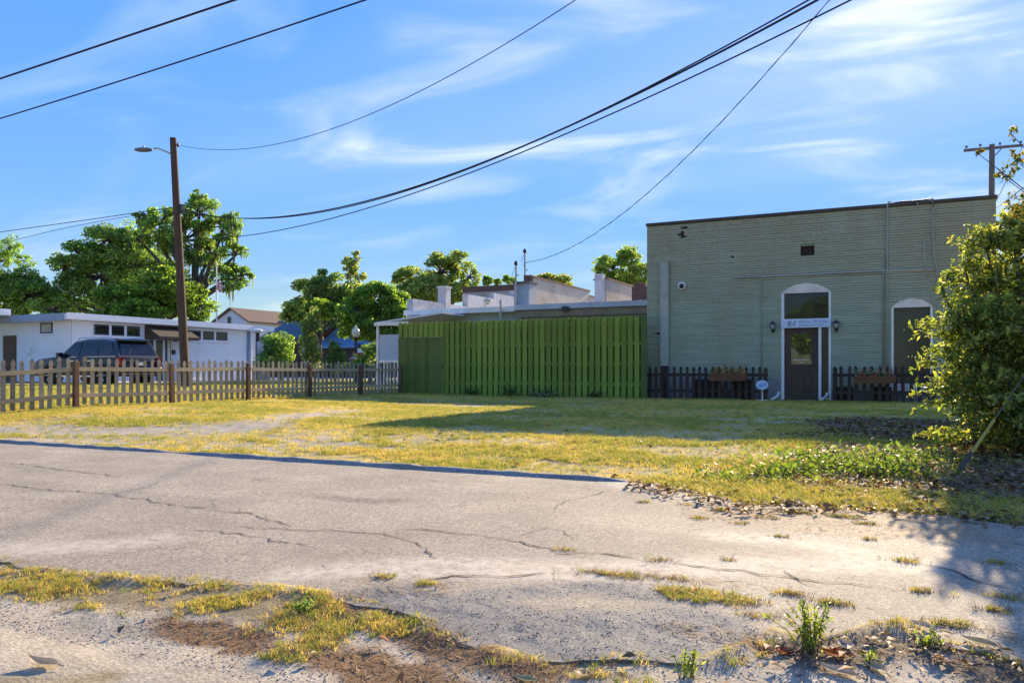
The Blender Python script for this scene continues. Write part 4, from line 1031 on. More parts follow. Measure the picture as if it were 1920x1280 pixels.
def board_mesh(name, w, h, th, m):
    mb = MB(); r = w * .25; prof = [(-w / 2, 0), (w / 2, 0), (w / 2, h - r), (w / 2 - r * .35, h - r * .25), (w / 2 - r, h), (-w / 2 + r, h), (-w / 2 + r * .35, h - r * .25), (-w / 2, h - r)]
    n = len(prof); me = bpy.data.meshes.new(name); me.from_pydata([(x, -th / 2, z) for x, z in prof] + [(x, th / 2, z) for x, z in prof], [], [tuple(range(n)), tuple(range(2 * n - 1, n - 1, -1))] + [(i, n + i, n + (i + 1) % n, (i + 1) % n) for i in range(n)])
    me.materials.append(m); me.update(); return me
gate_x1 = xY(838, GY)
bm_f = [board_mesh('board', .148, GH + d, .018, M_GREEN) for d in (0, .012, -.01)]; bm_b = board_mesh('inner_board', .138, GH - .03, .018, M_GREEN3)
pitch = .2015; nb = int((gx1 - gx0) / pitch); rp = random.Random(9)
for k in range(nb + 1):
    x = gx0 + .07 + k * pitch
    if x > gate_x1:
        o = link('board', bm_f[k % 3], gf, Vector((x, GY - .04, -.02 + rp.uniform(-.012, .012))) - fo); o.rotation_euler = (0, rp.gauss(0, .004), 0)
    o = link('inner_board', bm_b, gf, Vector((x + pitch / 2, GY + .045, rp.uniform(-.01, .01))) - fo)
mb = MB()
for k in range(nb + 1):
    x = gx0 + .07 + k * pitch
    if x > gate_x1:
        for h in (.42, 1.03, 1.62, 2.22):
            for dx in (-.035, .035): mb.box((x + dx - .006, GY - .0515, h - .006), (x + dx + .006, GY - .0485, h + .006))
tag(mb.build('nail_heads', M_BROWN, gf), kind='stuff')
for h in (.42, 1.03, 1.62, 2.22): MB().box((gate_x1 - .02, GY - .03, h - .045), (gx1 + .05, GY + .035, h + .045)).build('rail', M_GREEN, gf)
for q in [gx0 + .05] + [gate_x1 + .02 + (gx1 - gate_x1) / 3 * k for k in range(4)]:
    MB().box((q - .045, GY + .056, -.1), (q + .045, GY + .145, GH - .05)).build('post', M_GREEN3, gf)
MB().box((gx1 + .02, GY - .05, 0), (gx1 + .20, GY + .01, GH - .03)).build('end_post', M_GREEN3, gf, bevel=.01)
# gate: tight boards below, the pickets' tips above a scuffed top edge
gate = empty('gate', (gx0, GY, 0)); gate.parent = gf; gate.location = Vector((gx0, GY, 0)) - fo; go_ = worldloc(gate)
gm = board_mesh('gate_board', .149, 1.93, .02, M_GREEN2); tm = board_mesh('top_board', .135, .52, .018, M_GREEN)
n_ = int((gate_x1 - gx0) / .1515)
for k in range(n_):
    link('gate_board', gm, gate, Vector((gx0 + .075 + k * .1515, GY - .065, .0 + rp.uniform(-.008, .008))) - go_)
for k in range(int((gate_x1 - gx0) / pitch) + 1):
    link('top_board', tm, gate, Vector((gx0 + .07 + k * pitch, GY - .035, 1.915)) - go_)
MB().box((gx0 + .02, GY - .02, 1.86), (gate_x1, GY + .03, 1.95)).build('gate_rail', M_GREEN2, gate)
for k, (a, b_) in enumerate(((.30, .52), (.62, .66), (.72, .9))):
    MB().box((gx0 + (gate_x1 - gx0) * a, GY - .079, 1.925), (gx0 + (gate_x1 - gx0) * b_, GY - .076, 1.945)).build('scuff', mat('bare pale wood', (.42, .40, .22), (.30, .32, .12), rough=.9, scale=25), gate)
MB().tube([(gate_x1 - .12, GY - .076, 1.02), (gate_x1 - .12, GY - .12, 1.02), (gate_x1 - .12, GY - .12, .9)], .015, 6).build('latch', M_BLACK, gate)
# ivy and weeds at its foot
ML_WEED = leaf_mat('weed leaves', .4)
def clump(name, x, y, rx, h, n, pal, label, cat, size=(.04, .09), group=None, stems=5):
    z = gz1(x, y); o = empty(name, (x, y, z), label, cat, group)
    c = np.stack([x + rng.normal(0, rx * .5, n), y + rng.normal(0, rx * .28, n), z + np.abs(rng.normal(h * .45, h * .28, n))], 1)
    quads_mesh('leaves', leaf_quads(c, rng.uniform(*size, n), .5), ML_WEED, pick_cols(n, pal, .3), o)
    mb = MB()
    for k in range(stems):
        a = rng.uniform(0, 6.28); mb.tube([(x, y, z - .02), (x + rx * .3 * math.cos(a), y + rx * .2 * math.sin(a), z + h * .5), (x + rx * .6 * math.cos(a), y + rx * .3 * math.sin(a), z + h * .9)], [.006, .004, .002], 5)
    mb.build('stem', mat('weed stem', (.14, .13, .05)), o)
    return o
GP = [(.05, .085, .018), (.075, .12, .025), (.10, .14, .03)]
clump('weed_plant', xY(1018, 22.4), 22.4, .5, .24, 420, GP + [(.55, .55, .48)], 'low leafy weed with white flowers at foot of green fence', 'plant')
clump('weed_plant', xY(955, 22.4), 22.4, .35, .34, 260, GP, 'dark leafy weed at green fence, left of the white flowered one', 'plant')
clump('weed_plant', xY(885, 22.45), 22.45, .3, .26, 200, GP, 'dark weed at the foot of green fence nearest the gate', 'plant')
clump('weed_plant', xY(1115, 22.45), 22.45, .25, .2, 160, GP + [(.2, .1, .05)], 'reddish weed at the foot of green fence nearest the shop', 'plant')

# ------------------------------------------------------------------ low neighbour building behind the green fence
NY = 27.0
M_PALE = mat('pale blue green render', (.40, .45, .42), (.33, .38, .35), rough=.85, scale=1.5, dirt=(.25, .25, .2), dirt_scale=.8, coord='World')
M_ROOFW = mat('white coated roof', (.74, .72, .68), (.62, .60, .56), rough=.6, scale=1.2, dirt=(.4, .36, .33), dirt_scale=1.5, coord='World')
M_PARW = mat('whitewashed parapet', (.60, .58, .55), (.46, .44, .41), rough=.85, scale=2.5, bump=.2, dirt=(.28, .25, .22), dirt_scale=1.6, dirt_amt=.8, coord='World')
M_PARC = mat('cream render', (.50, .45, .37), (.40, .36, .29), rough=.9, scale=1.6, bump=.2, dirt=(.25, .2, .15), dirt_scale=1.2, coord='World')
M_BRICK = mat('red brown brick', (.20, .10, .07), (.13, .07, .05), rough=.9, scale=6, sv=(1, 1, 3), bump=.3, coord='World')
M_TANTRIM = mat('tan fascia', (.30, .24, .14), (.24, .19, .12), rough=.8, scale=2)
M_CHIM = mat('blue grey render', (.37, .41, .43), (.30, .34, .355), rough=.9, scale=2, bump=.25, dirt=(.2, .2, .19), dirt_scale=1.8)
nx0 = xY(770, NY); nx1 = bx0 - .02
nb_ = empty('low_shop_building', ((nx0 + nx1) / 2, NY, 0), 'low pale building with white stepped parapets behind the green fence', 'building')
EV = zat(585, tY(780, NY)); EV2 = zat(566, tY(1213, NY)) 
MB().box((nx0, NY, -.1), (nx1, NY + .25, EV - .05)).build('wall', M_PALE, nb_)
MB().box((nx0, NY + .25, -.1), (nx0 + .25, NY + 17, EV - .05)).build('side_wall', M_PALE, nb_)
mid = xY(972, NY)
MB().hexa([(nx0 - .1, NY - .3, EV - .02), (nx1, NY - .3, EV - .02), (nx1, NY + 17, EV + .75), (nx0 - .1, NY + 17, EV + .75), (nx0 - .1, NY - .3, EV + .05), (nx1, NY - .3, EV + .05), (nx1, NY + 17, EV + .85), (nx0 - .1, NY + 17, EV + .85)]).build('roof', M_ROOFW, nb_)
MB().box((nx0 - .12, NY - .33, EV - .14), (mid, NY - .302, EV + .06)).build('gutter', M_WHITE, nb_)
MB().box((mid + .02, NY - .36, EV - .10), (nx1, NY - .302, EV + .09)).build('gutter', mat('dull metal edge', (.42, .43, .43), (.58, .57, .55), rough=.5, scale=3, sv=(.4, 1, 1)), nb_)
MB().box((mid + .02, NY - .28, EV - .36), (nx1, NY - .2, EV - .12)).build('fascia', M_TANTRIM, nb_)
# ripples of coating along the right hand roof edge
mb = MB(); r_ = random.Random(2)
for k in range(46):
    x = mid + .05 + (nx1 - mid) * k / 46; mb.hexa([(x, NY - .28, EV + .05), (x + .16, NY - .28, EV + .05), (x + .16, NY + 1.6, EV + .15), (x, NY + 1.6, EV + .15), (x, NY - .28, EV + .075 + r_.uniform(0, .035)), (x + .16, NY - .28, EV + .075 + r_.uniform(0, .035)), (x + .16, NY + 1.6, EV + .17 + r_.uniform(0, .05)), (x, NY + 1.6, EV + .17 + r_.uniform(0, .05))])
tag(mb.build('roof_seams', M_ROOFW, nb_), kind='stuff')
# stepped party wall on the left edge of the roof
def parapet(X, steps, th, m, name='parapet', base=2.6, cap=None):
    for (y0, y1, z) in steps:
        MB().box((X - th / 2, y0, base), (X + th / 2, y1 - .002, z)).build(name, m, nb_)
        if cap: MB().box((X - th / 2 - .04, y0, z + .001), (X + th / 2 + .04, y1 - .002, z + .06)).build('parapet_cap', cap, nb_)
pX = nx0 + .13
parapet(pX, [(NY - .25, yX(872, pX), 3.66), (yX(872, pX), yX(921, pX), 4.22), (yX(921, pX), yX(960, pX), 4.5), (yX(960, pX), NY + 16.9, 4.8)], .28, M_PARW)
tchim = tX(833, pX); yc = yX(833, pX)
MB().box((pX - .2, yc - .2, 3.4), (pX + .2, yc + .2, zat(541, tchim))).build('chimney', M_PARW, nb_)
MB().box((pX - .24, yc - .24, zat(541, tchim)), (pX + .24, yc + .24, zat(537, tchim))).build('chimney_cap', M_PARW, nb_)
MB().box((xY(868, 44), 44, 3), (xY(985, 44), 44.35, 5.72)).build('front_parapet', M_PARC, nb_)
MB().box((xY(868, 44), 43.97, 5.721), (xY(985, 44), 44.38, 6.08)).build('brick_coping', M_BRICK, nb_)
c0, c1 = xY(970, NY + .6), xY(998, NY + .6); tc = tY(984, NY + .6)
MB().box((c0, NY + .3, 2.9), (c1, NY + 1.0, zat(533, tc))).build('chimney', M_CHIM, nb_, bevel=.02)
MB().box((c0 - .05, NY + .25, zat(533, tc)), (c1 + .05, NY + 1.05, zat(529, tc))).build('chimney_cap', mat('weathered cap', (.17, .16, .13), (.12, .13, .09), rough=.95), nb_)
p2 = xY(1001, NY + 1.6)
parapet(p2, [(NY + 1.2, yX(1100, p2), 4.42), (yX(1100, p2), yX(1122, p2), 4.2)], .3, M_PARC, cap=M_BRICK)
MB().box((p2 - .16, NY + 1.0, 3), (p2 + .16, NY + 1.2, 4.5)).build('brick_pier', M_BRICK, nb_)
p3 = xY(1126, NY + 2.2); t3 = tY(1124, NY + 2.2)
MB().box((p3 - .17, NY + 2.0, 3), (p3 + .14, NY + 2.35, zat(514, t3))).build('chimney', M_PARW, nb_)
parapet(p3 + .05, [(NY + 2.36, yX(1195, p3 + .05), 4.35)], .28, M_PARC, cap=M_BRICK)
mb = MB(); r_ = random.Random(4)
for k in range(12):
    x = xY(1186, NY + 3.5) + k * .08; mb.box((x, NY + 3.4, 3.3), (x + .075, NY + 3.7, 4.15 + .18 * math.sin(k * .5) + r_.uniform(-.05, .05)))
mb.build('broken_brick_pier', M_BRICK, nb_)
xv = xY(914, NY + 2); tv = tY(914, NY + 2); zv = zat(569, tv)
MB().lathe((xv, NY + 2, zv - .06), [(.09, 0), (.09, .1), (.17, .12), (.17, .22), (.05, .27)], 12).build('roof_vent', M_PIPE2, nb_)
MB().tube([(xY(939, NY - .4), NY - .42, 2.2), (xY(939, NY - .4), NY - .42, zat(562, tY(939, NY - .4)))], .045, 8).build('vent_pipe', M_PIPE2, nb_)
MB().box((xY(1056, NY - .3), NY - .44, EV - .20), (xY(1068, NY - .3), NY - .37, EV - .03)).build('floodlight', M_BLACK, nb_)
# service masts on the roof
def mast(px, ytop, Y, label):
    x, t = xY(px, Y), tY(px, Y); zt = zat(ytop, t); o = empty('service_mast', (x, Y, 3.2), label, 'mast', 'service masts on the low roof')
    MB().tube([(x, Y, 3.2), (x, Y, zt)], .035, 8).build('pipe', M_PIPE2, o)
    MB().lathe((x, Y, zt - .05), [(.05, 0), (.075, .05), (.06, .13), (.02, .17)], 10).build('weatherhead', M_BLACK, o)
    for k, h in enumerate((.45, .75)):
        MB().tube([(x, Y, zt - h), (x + .14, Y - .04, zt - h + .03)], .014, 6).build('insulator', M_BLACK, o)
    MB().tube([(x + .13, Y - .04, zt - .72), (x - .12, Y - .08, zt - .4), (x, Y, zt - .02)], .008, 5).build('drip_loop', M_BLACK, o)
    return Vector((x + .14, Y - .04, zt - .42))
MAST = mast(984, 472, NY + 1.25, 'taller thin metal service mast beside the blue grey chimney'); mast(967.5, 495, NY + .2, 'shorter dark service mast in front of blue grey chimney')

# ------------------------------------------------------------------ open lean-to at the left end of that building
LY = 25.2
cp = empty('lean_to', (xY(710, LY), LY, 0), 'white framed lean-to with flat roof beside the green gate', 'shed')
lx0, lx1 = xY(707, LY), nx0 + 2.6
zl = zat(606, tY(710, LY))
MB().hexa([(lx0 - .05, LY - .1, zl - .04), (lx1, LY - .1, zl + .28), (lx1, LY + 1.7, zl + .28), (lx0 - .05, LY + 1.7, zl - .04), (lx0 - .05, LY - .1, zl + .03), (lx1, LY - .1, zl + .35), (lx1, LY + 1.7, zl + .35), (lx0 - .05, LY + 1.7, zl + .03)]).build('roof', M_ROOFW, cp)
MB().box((lx0 - .05, LY - .13, zl - .10), (lx0 + 1.5, LY - .102, zl + .03)).build('fascia', M_WHITE, cp)
for dx, dy in ((0, 0), (0, 1.6), (1.55, 0)): MB().box((lx0 + dx, LY + dy - .05, 0), (lx0 + dx + .09, LY + dy + .05, zl - .06)).build('post', M_WHITE, cp, bevel=.005)
px0_, px1_ = lx0 + .12, lx0 + 1.5
zp0, zp1 = zat(675, tY(730, LY)), zat(627, tY(730, LY))
MB().box((px0_, LY - .01, zp0), (px1_, LY + .02, zp1)).build('screen_panel', mat('pale lattice sheet', (.52, .54, .56), (.40, .43, .46), rough=.7, scale=30, contrast=(.45, .55)), cp)
MB().box((px0_, LY - .04, zp0 - .09), (px1_, LY + .04, zp0 - .002)).build('rail', M_WHITE, cp)
for k in range(9): MB().box((px0_ + .03 + k * .155, LY - .02, .05), (px0_ + .085 + k * .155, LY + .02, zp0 - .092)).build('baluster', M_WHITE, cp)
MB().box((lx0, LY + 1.66, 0), (nx0, LY + 1.7, zl - .1)).build('back_wall', mat('dim shed boards', (.10, .09, .075), (.06, .055, .045), rough=.9, scale=4, sv=(5, 1, 1)), cp)

# ------------------------------------------------------------------ white single storey building across the street
WX, WYc = -36.5, None
WYc = yX(131, WX)
tcn = tX(131, WX); ztop = zat(588, tcn)
M_WB = mat('pale blue white painted block', (.80, .80, .79), (.75, .755, .755), rough=.8, scale=.7, bump=.15, bscale=12, dirt=(.52, .52, .50), dirt_scale=.9, dirt_amt=.4, coord='World')
M_EAVE = mat('white metal eaves', (.80, .80, .80), (.72, .73, .74), rough=.5, scale=1.2)
M_BLUETR = mat('blue grey fascia', (.30, .37, .44), (.25, .31, .38), rough=.6, scale=1.4)
M_DARKBR = mat('brown shingle awning', (.075, .055, .042), (.05, .038, .03), rough=.9, scale=8)
M_WFR = mat('dark window frame', (.07, .085, .095), rough=.5)
gw = gz1(WX, WYc)
wb = empty('white_building', (WX, WYc, gw), 'low white block building with strip windows and brown awning behind the parked car', 'building')
wend = yX(472, WX)
MB().box((WX - 14, WYc, gw - .2), (WX, wend, ztop - .32)).build('wall', M_WB, wb)
MB().box((WX - 14.4, WYc - .5, ztop - .30), (WX + .5, wend + 1.4, ztop - .02)).build('roof', M_EAVE, wb)
MB().box((WX - 14.4, WYc - .53, ztop - .36), (WX + .3, WYc - .502, ztop + .0)).build('fascia', M_BLUETR, wb)
MB().box((WX + .502, WYc - .53, ztop - .28), (WX + .53, wend + 1.42, ztop + .02)).build('gutter', M_EAVE, wb)
def wy(px): return yX(px, WX)
def wzz(px, py): return zat(py, tX(px, WX))
def strip_window(pa, pb, ya, yb):
    y0, y1 = wy(pa), wy(pb); z1, z0 = wzz(pa, ya), wzz(pa, yb)
    o = empty('window', (WX, y0, z0)); o.parent = wb; o.location = Vector((WX, y0, z0)) - worldloc(wb)
    MB().box((WX + .004, y0, z0), (WX + .03, y1, z1)).build('frame', M_WFR, o)
    w = (y1 - y0) / 3
    for k in range(3): MB().box((WX + .031, y0 + w * k + .1, z0 + .08), (WX + .037, y0 + w * (k + 1) - .1, z1 - .08)).build('pane', M_GLASS, o)
    for k in (1, 2): MB().box((WX + .031, y0 + w * k - .07, z0), (WX + .05, y0 + w * k + .07, z1)).build('mullion', M_EAVE, o)
    MB().box((WX + .004, y0 - .1, z0 - .13), (WX + .09, y1 + .1, z0 - .002)).build('sill', M_EAVE, o)
strip_window(176, 262, 607.5, 627.5); strip_window(352, 426, 619, 635.5)
# entrance with storm door, side light and awning
y0, y1 = wy(278), wy(320); z1 = wzz(290, 622)
MB().box((WX + .004, y0, gw), (WX + .02, y1, z1)).build('entrance_recess', M_WFR, wb)
do = empty('door', (WX, wy(289), gw)); do.parent = wb; do.location = Vector((WX, wy(289), gw)) - worldloc(wb)
ya, yb = wy(287), wy(308)
MB().box((WX + .022, ya, gw), (WX + .06, ya + .14, z1 - .05)).build('stile', M_EAVE, do); MB().box((WX + .022, yb - .14, gw), (WX + .06, yb, z1 - .05)).build('stile', M_EAVE, do)
MB().box((WX + .022, ya + .142, z1 - .45), (WX + .058, yb - .142, z1 - .32)).build('rail', M_EAVE, do); MB().box((WX + .022, ya + .142, gw + .9), (WX + .058, yb - .142, gw + 1.03)).build('rail', M_EAVE, do)
MB().box((WX + .023, ya + .15, gw + .1), (WX + .03, yb - .15, z1 - .05)).build('pane', M_GLASS, do)
MB().box((WX + .022, wy(313), gw), (WX + .05, wy(318), z1)).build('side_post', M_CREAM, wb)
for a, b_ in ((271, 347),):
    y0, y1 = wy(a), wy(b_); zt, zb = wzz(300, 604), wzz(300, 622)
    MB().prism([(WX + .01, y0, ztop - .34), (WX + 1.15, y0, ztop - .95), (WX + 1.15, y0, ztop - 1.1), (WX + .01, y0, ztop - 1.1)], (0, y1 - y0, 0)).build('awning', M_DARKBR, wb)
for px, py in ((325, 636), (322, 660)): MB().box((WX + .004, wy(px), wzz(px, py) - .12), (WX + .14, wy(px + 4), wzz(px, py) + .12)).build('wall_light', M_BLACK, wb)
MB().tube([(WX + .06, wend - .35, gw), (WX + .06, wend - .35, ztop - .4), (WX + .5, wend - .3, ztop - .3)], .06, 8).build('downpipe', mat('blue downpipe', (.20, .28, .38), rough=.5), wb)
MB().box((WX - .001, wend - .2, gw), (WX + .12, wend + .02, ztop - .34)).build('corner_board', M_EAVE, wb)
MB().tube([(WX + .06, WYc + .12, gw), (WX + .06, WYc + .12, ztop - .3)], .06, 8).build('downpipe', M_EAVE, wb)
# left face: small window, door
def ax(px): return xY(px, WYc)
def az(px, py): return zat(py, tY(px, WYc))
MB().box((ax(76), WYc - .03, az(88, 625)), (ax(99), WYc - .004, az(88, 605))).build('window_frame', M_WFR, wb)
MB().box((ax(78.5), WYc - .037, az(88, 622.5)), (ax(97), WYc - .031, az(88, 607.5))).build('window_pane', mat('drawn blind', (.42, .42, .36), rough=.4), wb)
MB().box((ax(75), WYc - .08, az(88, 628)), (ax(100), WYc - .004, az(88, 625.2))).build('window_sill', M_EAVE, wb)
MB().box((ax(7), WYc - .04, gw), (ax(31), WYc - .004, az(20, 629))).build('side_door', M_DOOR, wb)
MB().box((ax(52), WYc - .12, az(57, 662)), (ax(60), WYc - .004, az(57, 648))).build('meter_box', M_EAVE, wb)
# canopy at far left
cz = az(20, 590)
MB().box((ax(-160), WYc - 2.6, cz - .1), (ax(40), WYc - .531, cz + .22)).build('canopy', M_EAVE, wb)
MB().box((ax(-160), WYc - 2.62, cz + .221), (ax(8), WYc - 1.2, cz + .5)).build('canopy_upstand', M_EAVE, wb)
# handrail by the entrance
mb = MB()
for a in (318, 330, 342): mb.tube([(WX + 1.6, wy(a), gw), (WX + 1.6, wy(a), gw + 1.0)], .03, 6)
mb.tube([(WX + 1.6, wy(300), gw + 1.0), (WX + 1.6, wy(392), gw + 1.0)], .03, 6); mb.tube([(WX + 1.6, wy(318), gw + .6), (WX + 1.6, wy(392), gw + .6)], .025, 6)
for a in range(350, 393, 6): mb.tube([(WX + 1.6, wy(a), gw), (WX + 1.6, wy(a), gw + 1.0)], .015, 5)
tag(mb.build('handrail', M_WHITE, origin=(WX + 1.6, wy(340), gw)), 'thin white metal handrail beside the entrance of the white building', 'railing')

# ------------------------------------------------------------------ farther houses
def gable(name, x0, x1, y0, y1, zw, zr, m_wall, m_roof, label, axis_='Y', over=.3):
    z0 = gz1(min(max(x0, -100), 40), min(y0, 200)); o = empty(name, ((x0 + x1) / 2, (y0 + y1) / 2, z0), label, 'house')
    MB().box((x0, y0, z0 - .2), (x1, y1, zw)).build('wall', m_wall, o)
    if axis_ == 'Y':
        c = (x0 + x1) / 2
        for yy in (y0, y1 - .2): MB().prism([(x0, yy, zw), (x1, yy, zw), (c, yy, zr - .1)], (0, .2, 0)).build('gable_wall', m_wall, o)
        sl = (zr - zw) / (c - x0)
        for sgn in (-1, 1):
            e = c + sgn * (c - x0 + over); MB().hexa([(e, y0 - over, zw - over * sl), (c, y0 - over, zr), (c, y1 + over, zr), (e, y1 + over, zw - over * sl), (e, y0 - over, zw - over * sl + .15), (c, y0 - over, zr + .15), (c, y1 + over, zr + .15), (e, y1 + over, zw - over * sl + .15)]).build('roof_slope', m_roof, o)
    else:
        c = (y0 + y1) / 2; sl = (zr - zw) / (c - y0)
        for xx in (x0, x1 - .2): MB().prism([(xx, y0, zw), (xx, y1, zw), (xx, c, zr - .1)], (.2, 0, 0)).build('gable_wall', m_wall, o)
        for sgn in (-1, 1):
            e = c + sgn * (c - y0 + over); MB().hexa([(x0 - over, e, zw - over * sl), (x1 + over, e, zw - over * sl), (x1 + over, c, zr), (x0 - over, c, zr), (x0 - over, e, zw - over * sl + .15), (x1 + over, e, zw - over * sl + .15), (x1 + over, c, zr + .15), (x0 - over, c, zr + .15)]).build('roof_slope', m_roof, o)
    return o
M_SHING = mat('brown shingles', (.15, .105, .08), (.11, .078, .06), rough=.95, scale=6, sv=(1, 1, 3), coord='World')
M_BLUEM = mat('blue metal roof', (.12, .26, .46), (.10, .22, .40), rough=.45, scale=1.0, coord='World')
M_TEAL = mat('shade-darkened blue roof', (.075, .125, .155), (.06, .10, .125), rough=.7, scale=2, coord='World')  # shaded stretch of the blue roof, its shade put into a darker colour
M_DIM = mat('dark brown brick wall', (.07, .055, .045), (.05, .04, .035), rough=.9, scale=2)
HY = 60.0
hx0, hx1 = xY(402, HY), xY(466, HY)
h = gable('gabled_house', hx0, hx1, HY, HY + 9, zat(603, tY(434, HY)), zat(579, tY(434, HY)), mat('pale blue siding', (.50, .56, .60), (.44, .50, .54), rough=.8, scale=8, sv=(.1, .1, 3)), M_SHING, 'pale house with brown shingle gable roof beyond the white building')
MB().box((xY(427, HY), HY - .05, zat(607, tY(430, HY))), (xY(433, HY), HY - .005, zat(594, tY(430, HY)))).build('gable_window', M_GLASS, h)
hm = worldloc(h)
MB().box((hx1 - .2, HY + 5.0, zat(600, tY(434, HY))), (hx1 + .3, HY + 5.8, zat(594, tY(434, HY)))).build('roof_vent', M_PARW, h)
BY = 50.0
b1 = gable('blue_roofed_house', xY(492, BY), xY(596, BY), BY, BY + 7, zat(634, tY(545, BY)), zat(598, tY(545, BY)), M_DIM, M_TEAL, 'dark house with shade-darkened blue roof left of the bright blue one', 'X')
for px in (502, 530, 570): MB().box((xY(px, BY), BY - .04, zat(680, tY(px, BY))), (xY(px + 9, BY), BY - .004, zat(652, tY(px, BY)))).build('window', M_EAVE, b1)
BY2 = 48.0
b2 = gable('blue_roofed_house', xY(602, BY2), xY(722, BY2), BY2, BY2 + 7, zat(648, tY(650, BY2)), zat(598, tY(650, BY2)), M_DIM, M_BLUEM, 'house with bright blue metal roof behind the globe street lamp', 'X')
MB().box((xY(600, BY2), BY2 + 3.3, zat(598, tY(650, BY2)) + .16), (xY(724, BY2), BY2 + 3.7, zat(596, tY(650, BY2)) + .2)).build('ridge_cap', M_EAVE, b2)
for px in (620, 660, 690): MB().box((xY(px, BY2), BY2 - .04, zat(685, tY(px, BY2))), (xY(px + 12, BY2), BY2 - .004, zat(660, tY(px, BY2)))).build('window', M_GLASS, b2)

# ------------------------------------------------------------------ street lamp with globe, banner, small signs
def rnd_lathe(name, c, prof, m, parent, n=16): return MB().lathe(c, prof, n).build(name, m, parent, smooth=45)
tl = 40.0; q = P(667, 700, tl); x, y = q.x, q.y; z0 = gz1(x, y)
lp = empty('street_lamp', (x, y, z0), 'dark post lamp with pale acorn globe in front of blue roof', 'lamp')
zg = zat(632, tl)
rnd_lathe('post', (x, y, z0), [(.16, 0), (.15, .4), (.08, .55), (.06, 1.5), (.05, zg - z0 - .12), (.09, zg - z0 - .08), (.11, zg - z0)], mat('dark red brown iron', (.045, .022, .018), rough=.5), lp)
rnd_lathe('globe', (x, y, zg), [(.12, 0), (.20, .12), (.215, .25), (.17, .38), (.08, .47), (.05, .5)], mat('pale yellow lamp globe', (.72, .66, .44), (.66, .60, .40), rough=.35, scale=2), lp)
rnd_lathe('finial', (x, y, zg + .5), [(.06, 0), (.04, .06), (.015, .12)], M_CREAM, lp, 10)
zb1, zb0 = zat(645, tl), zat(669, tl)
for zz in (zb1, zb0): MB().tube([(x, y, zz), (x + .42, y + .2, zz)], .015, 6).build('banner_arm', M_BLACK, lp)
for k, mm in enumerate((mat('navy cloth', (.03, .05, .14)), M_EAVE, mat('dark red cloth', (.22, .03, .035)))):
    za, zb = zb1 - (zb1 - zb0) * k / 3, zb1 - (zb1 - zb0) * (k + 1) / 3
    MB().hexa([(x + .09, y + .02, zb), (x + .42, y + .18, zb), (x + .42, y + .19, zb), (x + .09, y + .03, zb), (x + .09, y + .02, za), (x + .42, y + .18, za), (x + .42, y + .19, za), (x + .09, y + .03, za)]).build('banner', mm, lp)
rnd_lathe('hanging_basket', (x, y, zat(674, tl)), [(.1, -.16), (.34, -.02), (.38, .04), (.2, .14)], mat('dull flowers', (.34, .30, .27), (.14, .16, .1), rough=.9, scale=14), lp)
q = P(572, 700, 42); x, y = q.x, q.y
o = empty('street_sign', (x, y, gz1(x, y)), 'small white sign on a grey post between dark shrubs', 'sign')
MB().tube([(x, y, gz1(x, y)), (x, y, zat(652, 42))], .035, 7).build('post', M_PIPE2, o); MB().box((x - .11, y - .06, zat(660, 42)), (x + .11, y - .04, zat(650, 42))).build('plate', M_WHITE, o)
q = P(483, 700, 44); x, y = q.x, q.y
o = empty('flood_lamp', (x, y, gz1(x, y)), 'black post with white lamp head at the corner of white building', 'lamp')
MB().tube([(x, y, gz1(x, y)), (x, y, zat(622, 44))], .11, 8).build('post', M_BLACK, o); MB().ellipsoid((x - .1, y, zat(620, 44)), (.38, .3, .12)).build('lamp_head', M_WHITE, o, smooth=True)
q = P(488, 660, 43); MB().box((q.x - .25, q.y, gz1(q.x, q.y)), (q.x + .25, q.y + .3, zat(640, 43)), ).build('notice_board', M_PARW)
tag(bpy.data.objects['notice_board'], 'narrow white board standing beside the black lamp post', 'board')

# ------------------------------------------------------------------ flagpole
tf = 52.0; q = P(406, 690, tf); x, y = q.x, q.y; z0 = gz1(x, y)
fp = empty('flagpole', (x, y, z0), 'white flagpole with limp striped flag behind the white building', 'flagpole')
MB().tube([(x, y, z0), (x, y, zat(497, tf))], [.06, .035], 8).build('pole', M_WHITE, fp); MB().ellipsoid((x, y, zat(496, tf)), (.08, .08, .08)).build('finial', M_CREAM, fp, smooth=True)
m, n, l = new_mat('striped flag cloth'); out = n.new('ShaderNodeOutputMaterial'); b = n.new('ShaderNodeBsdfPrincipled'); l.new(b.outputs[0], out.inputs[0]); b.inputs['Roughness'].default_value = .8
a = n.new('ShaderNodeAttribute'); a.attribute_name = 'Col'; l.new(a.outputs['Color'], b.inputs['Base Color'])
V, Cc = [], []; zt, zl_ = zat(524, tf), zat(550, tf)
for i in range(14):
    for j in range(13):
        def pt(u, v):
            xx = .05 + u * .34 + .05 * math.sin(v * 5); return (x + xx + .06 * math.sin(u * 14), y + .08 * math.sin(u * 14 + v * 2), zt - (zt - zl_) * (v * .62 + u * .38))
        V.append([pt(i / 14, j / 13), pt((i + 1) / 14, j / 13), pt((i + 1) / 14, (j + 1) / 13), pt(i / 14, (j + 1) / 13)])
        Cc.append((.03, .04, .15) if i < 5 and j < 6 else ((.5, .03, .04) if j % 2 == 0 else (.72, .68, .66)))
quads_mesh('flag', np.array(V), m, np.array(Cc), fp)

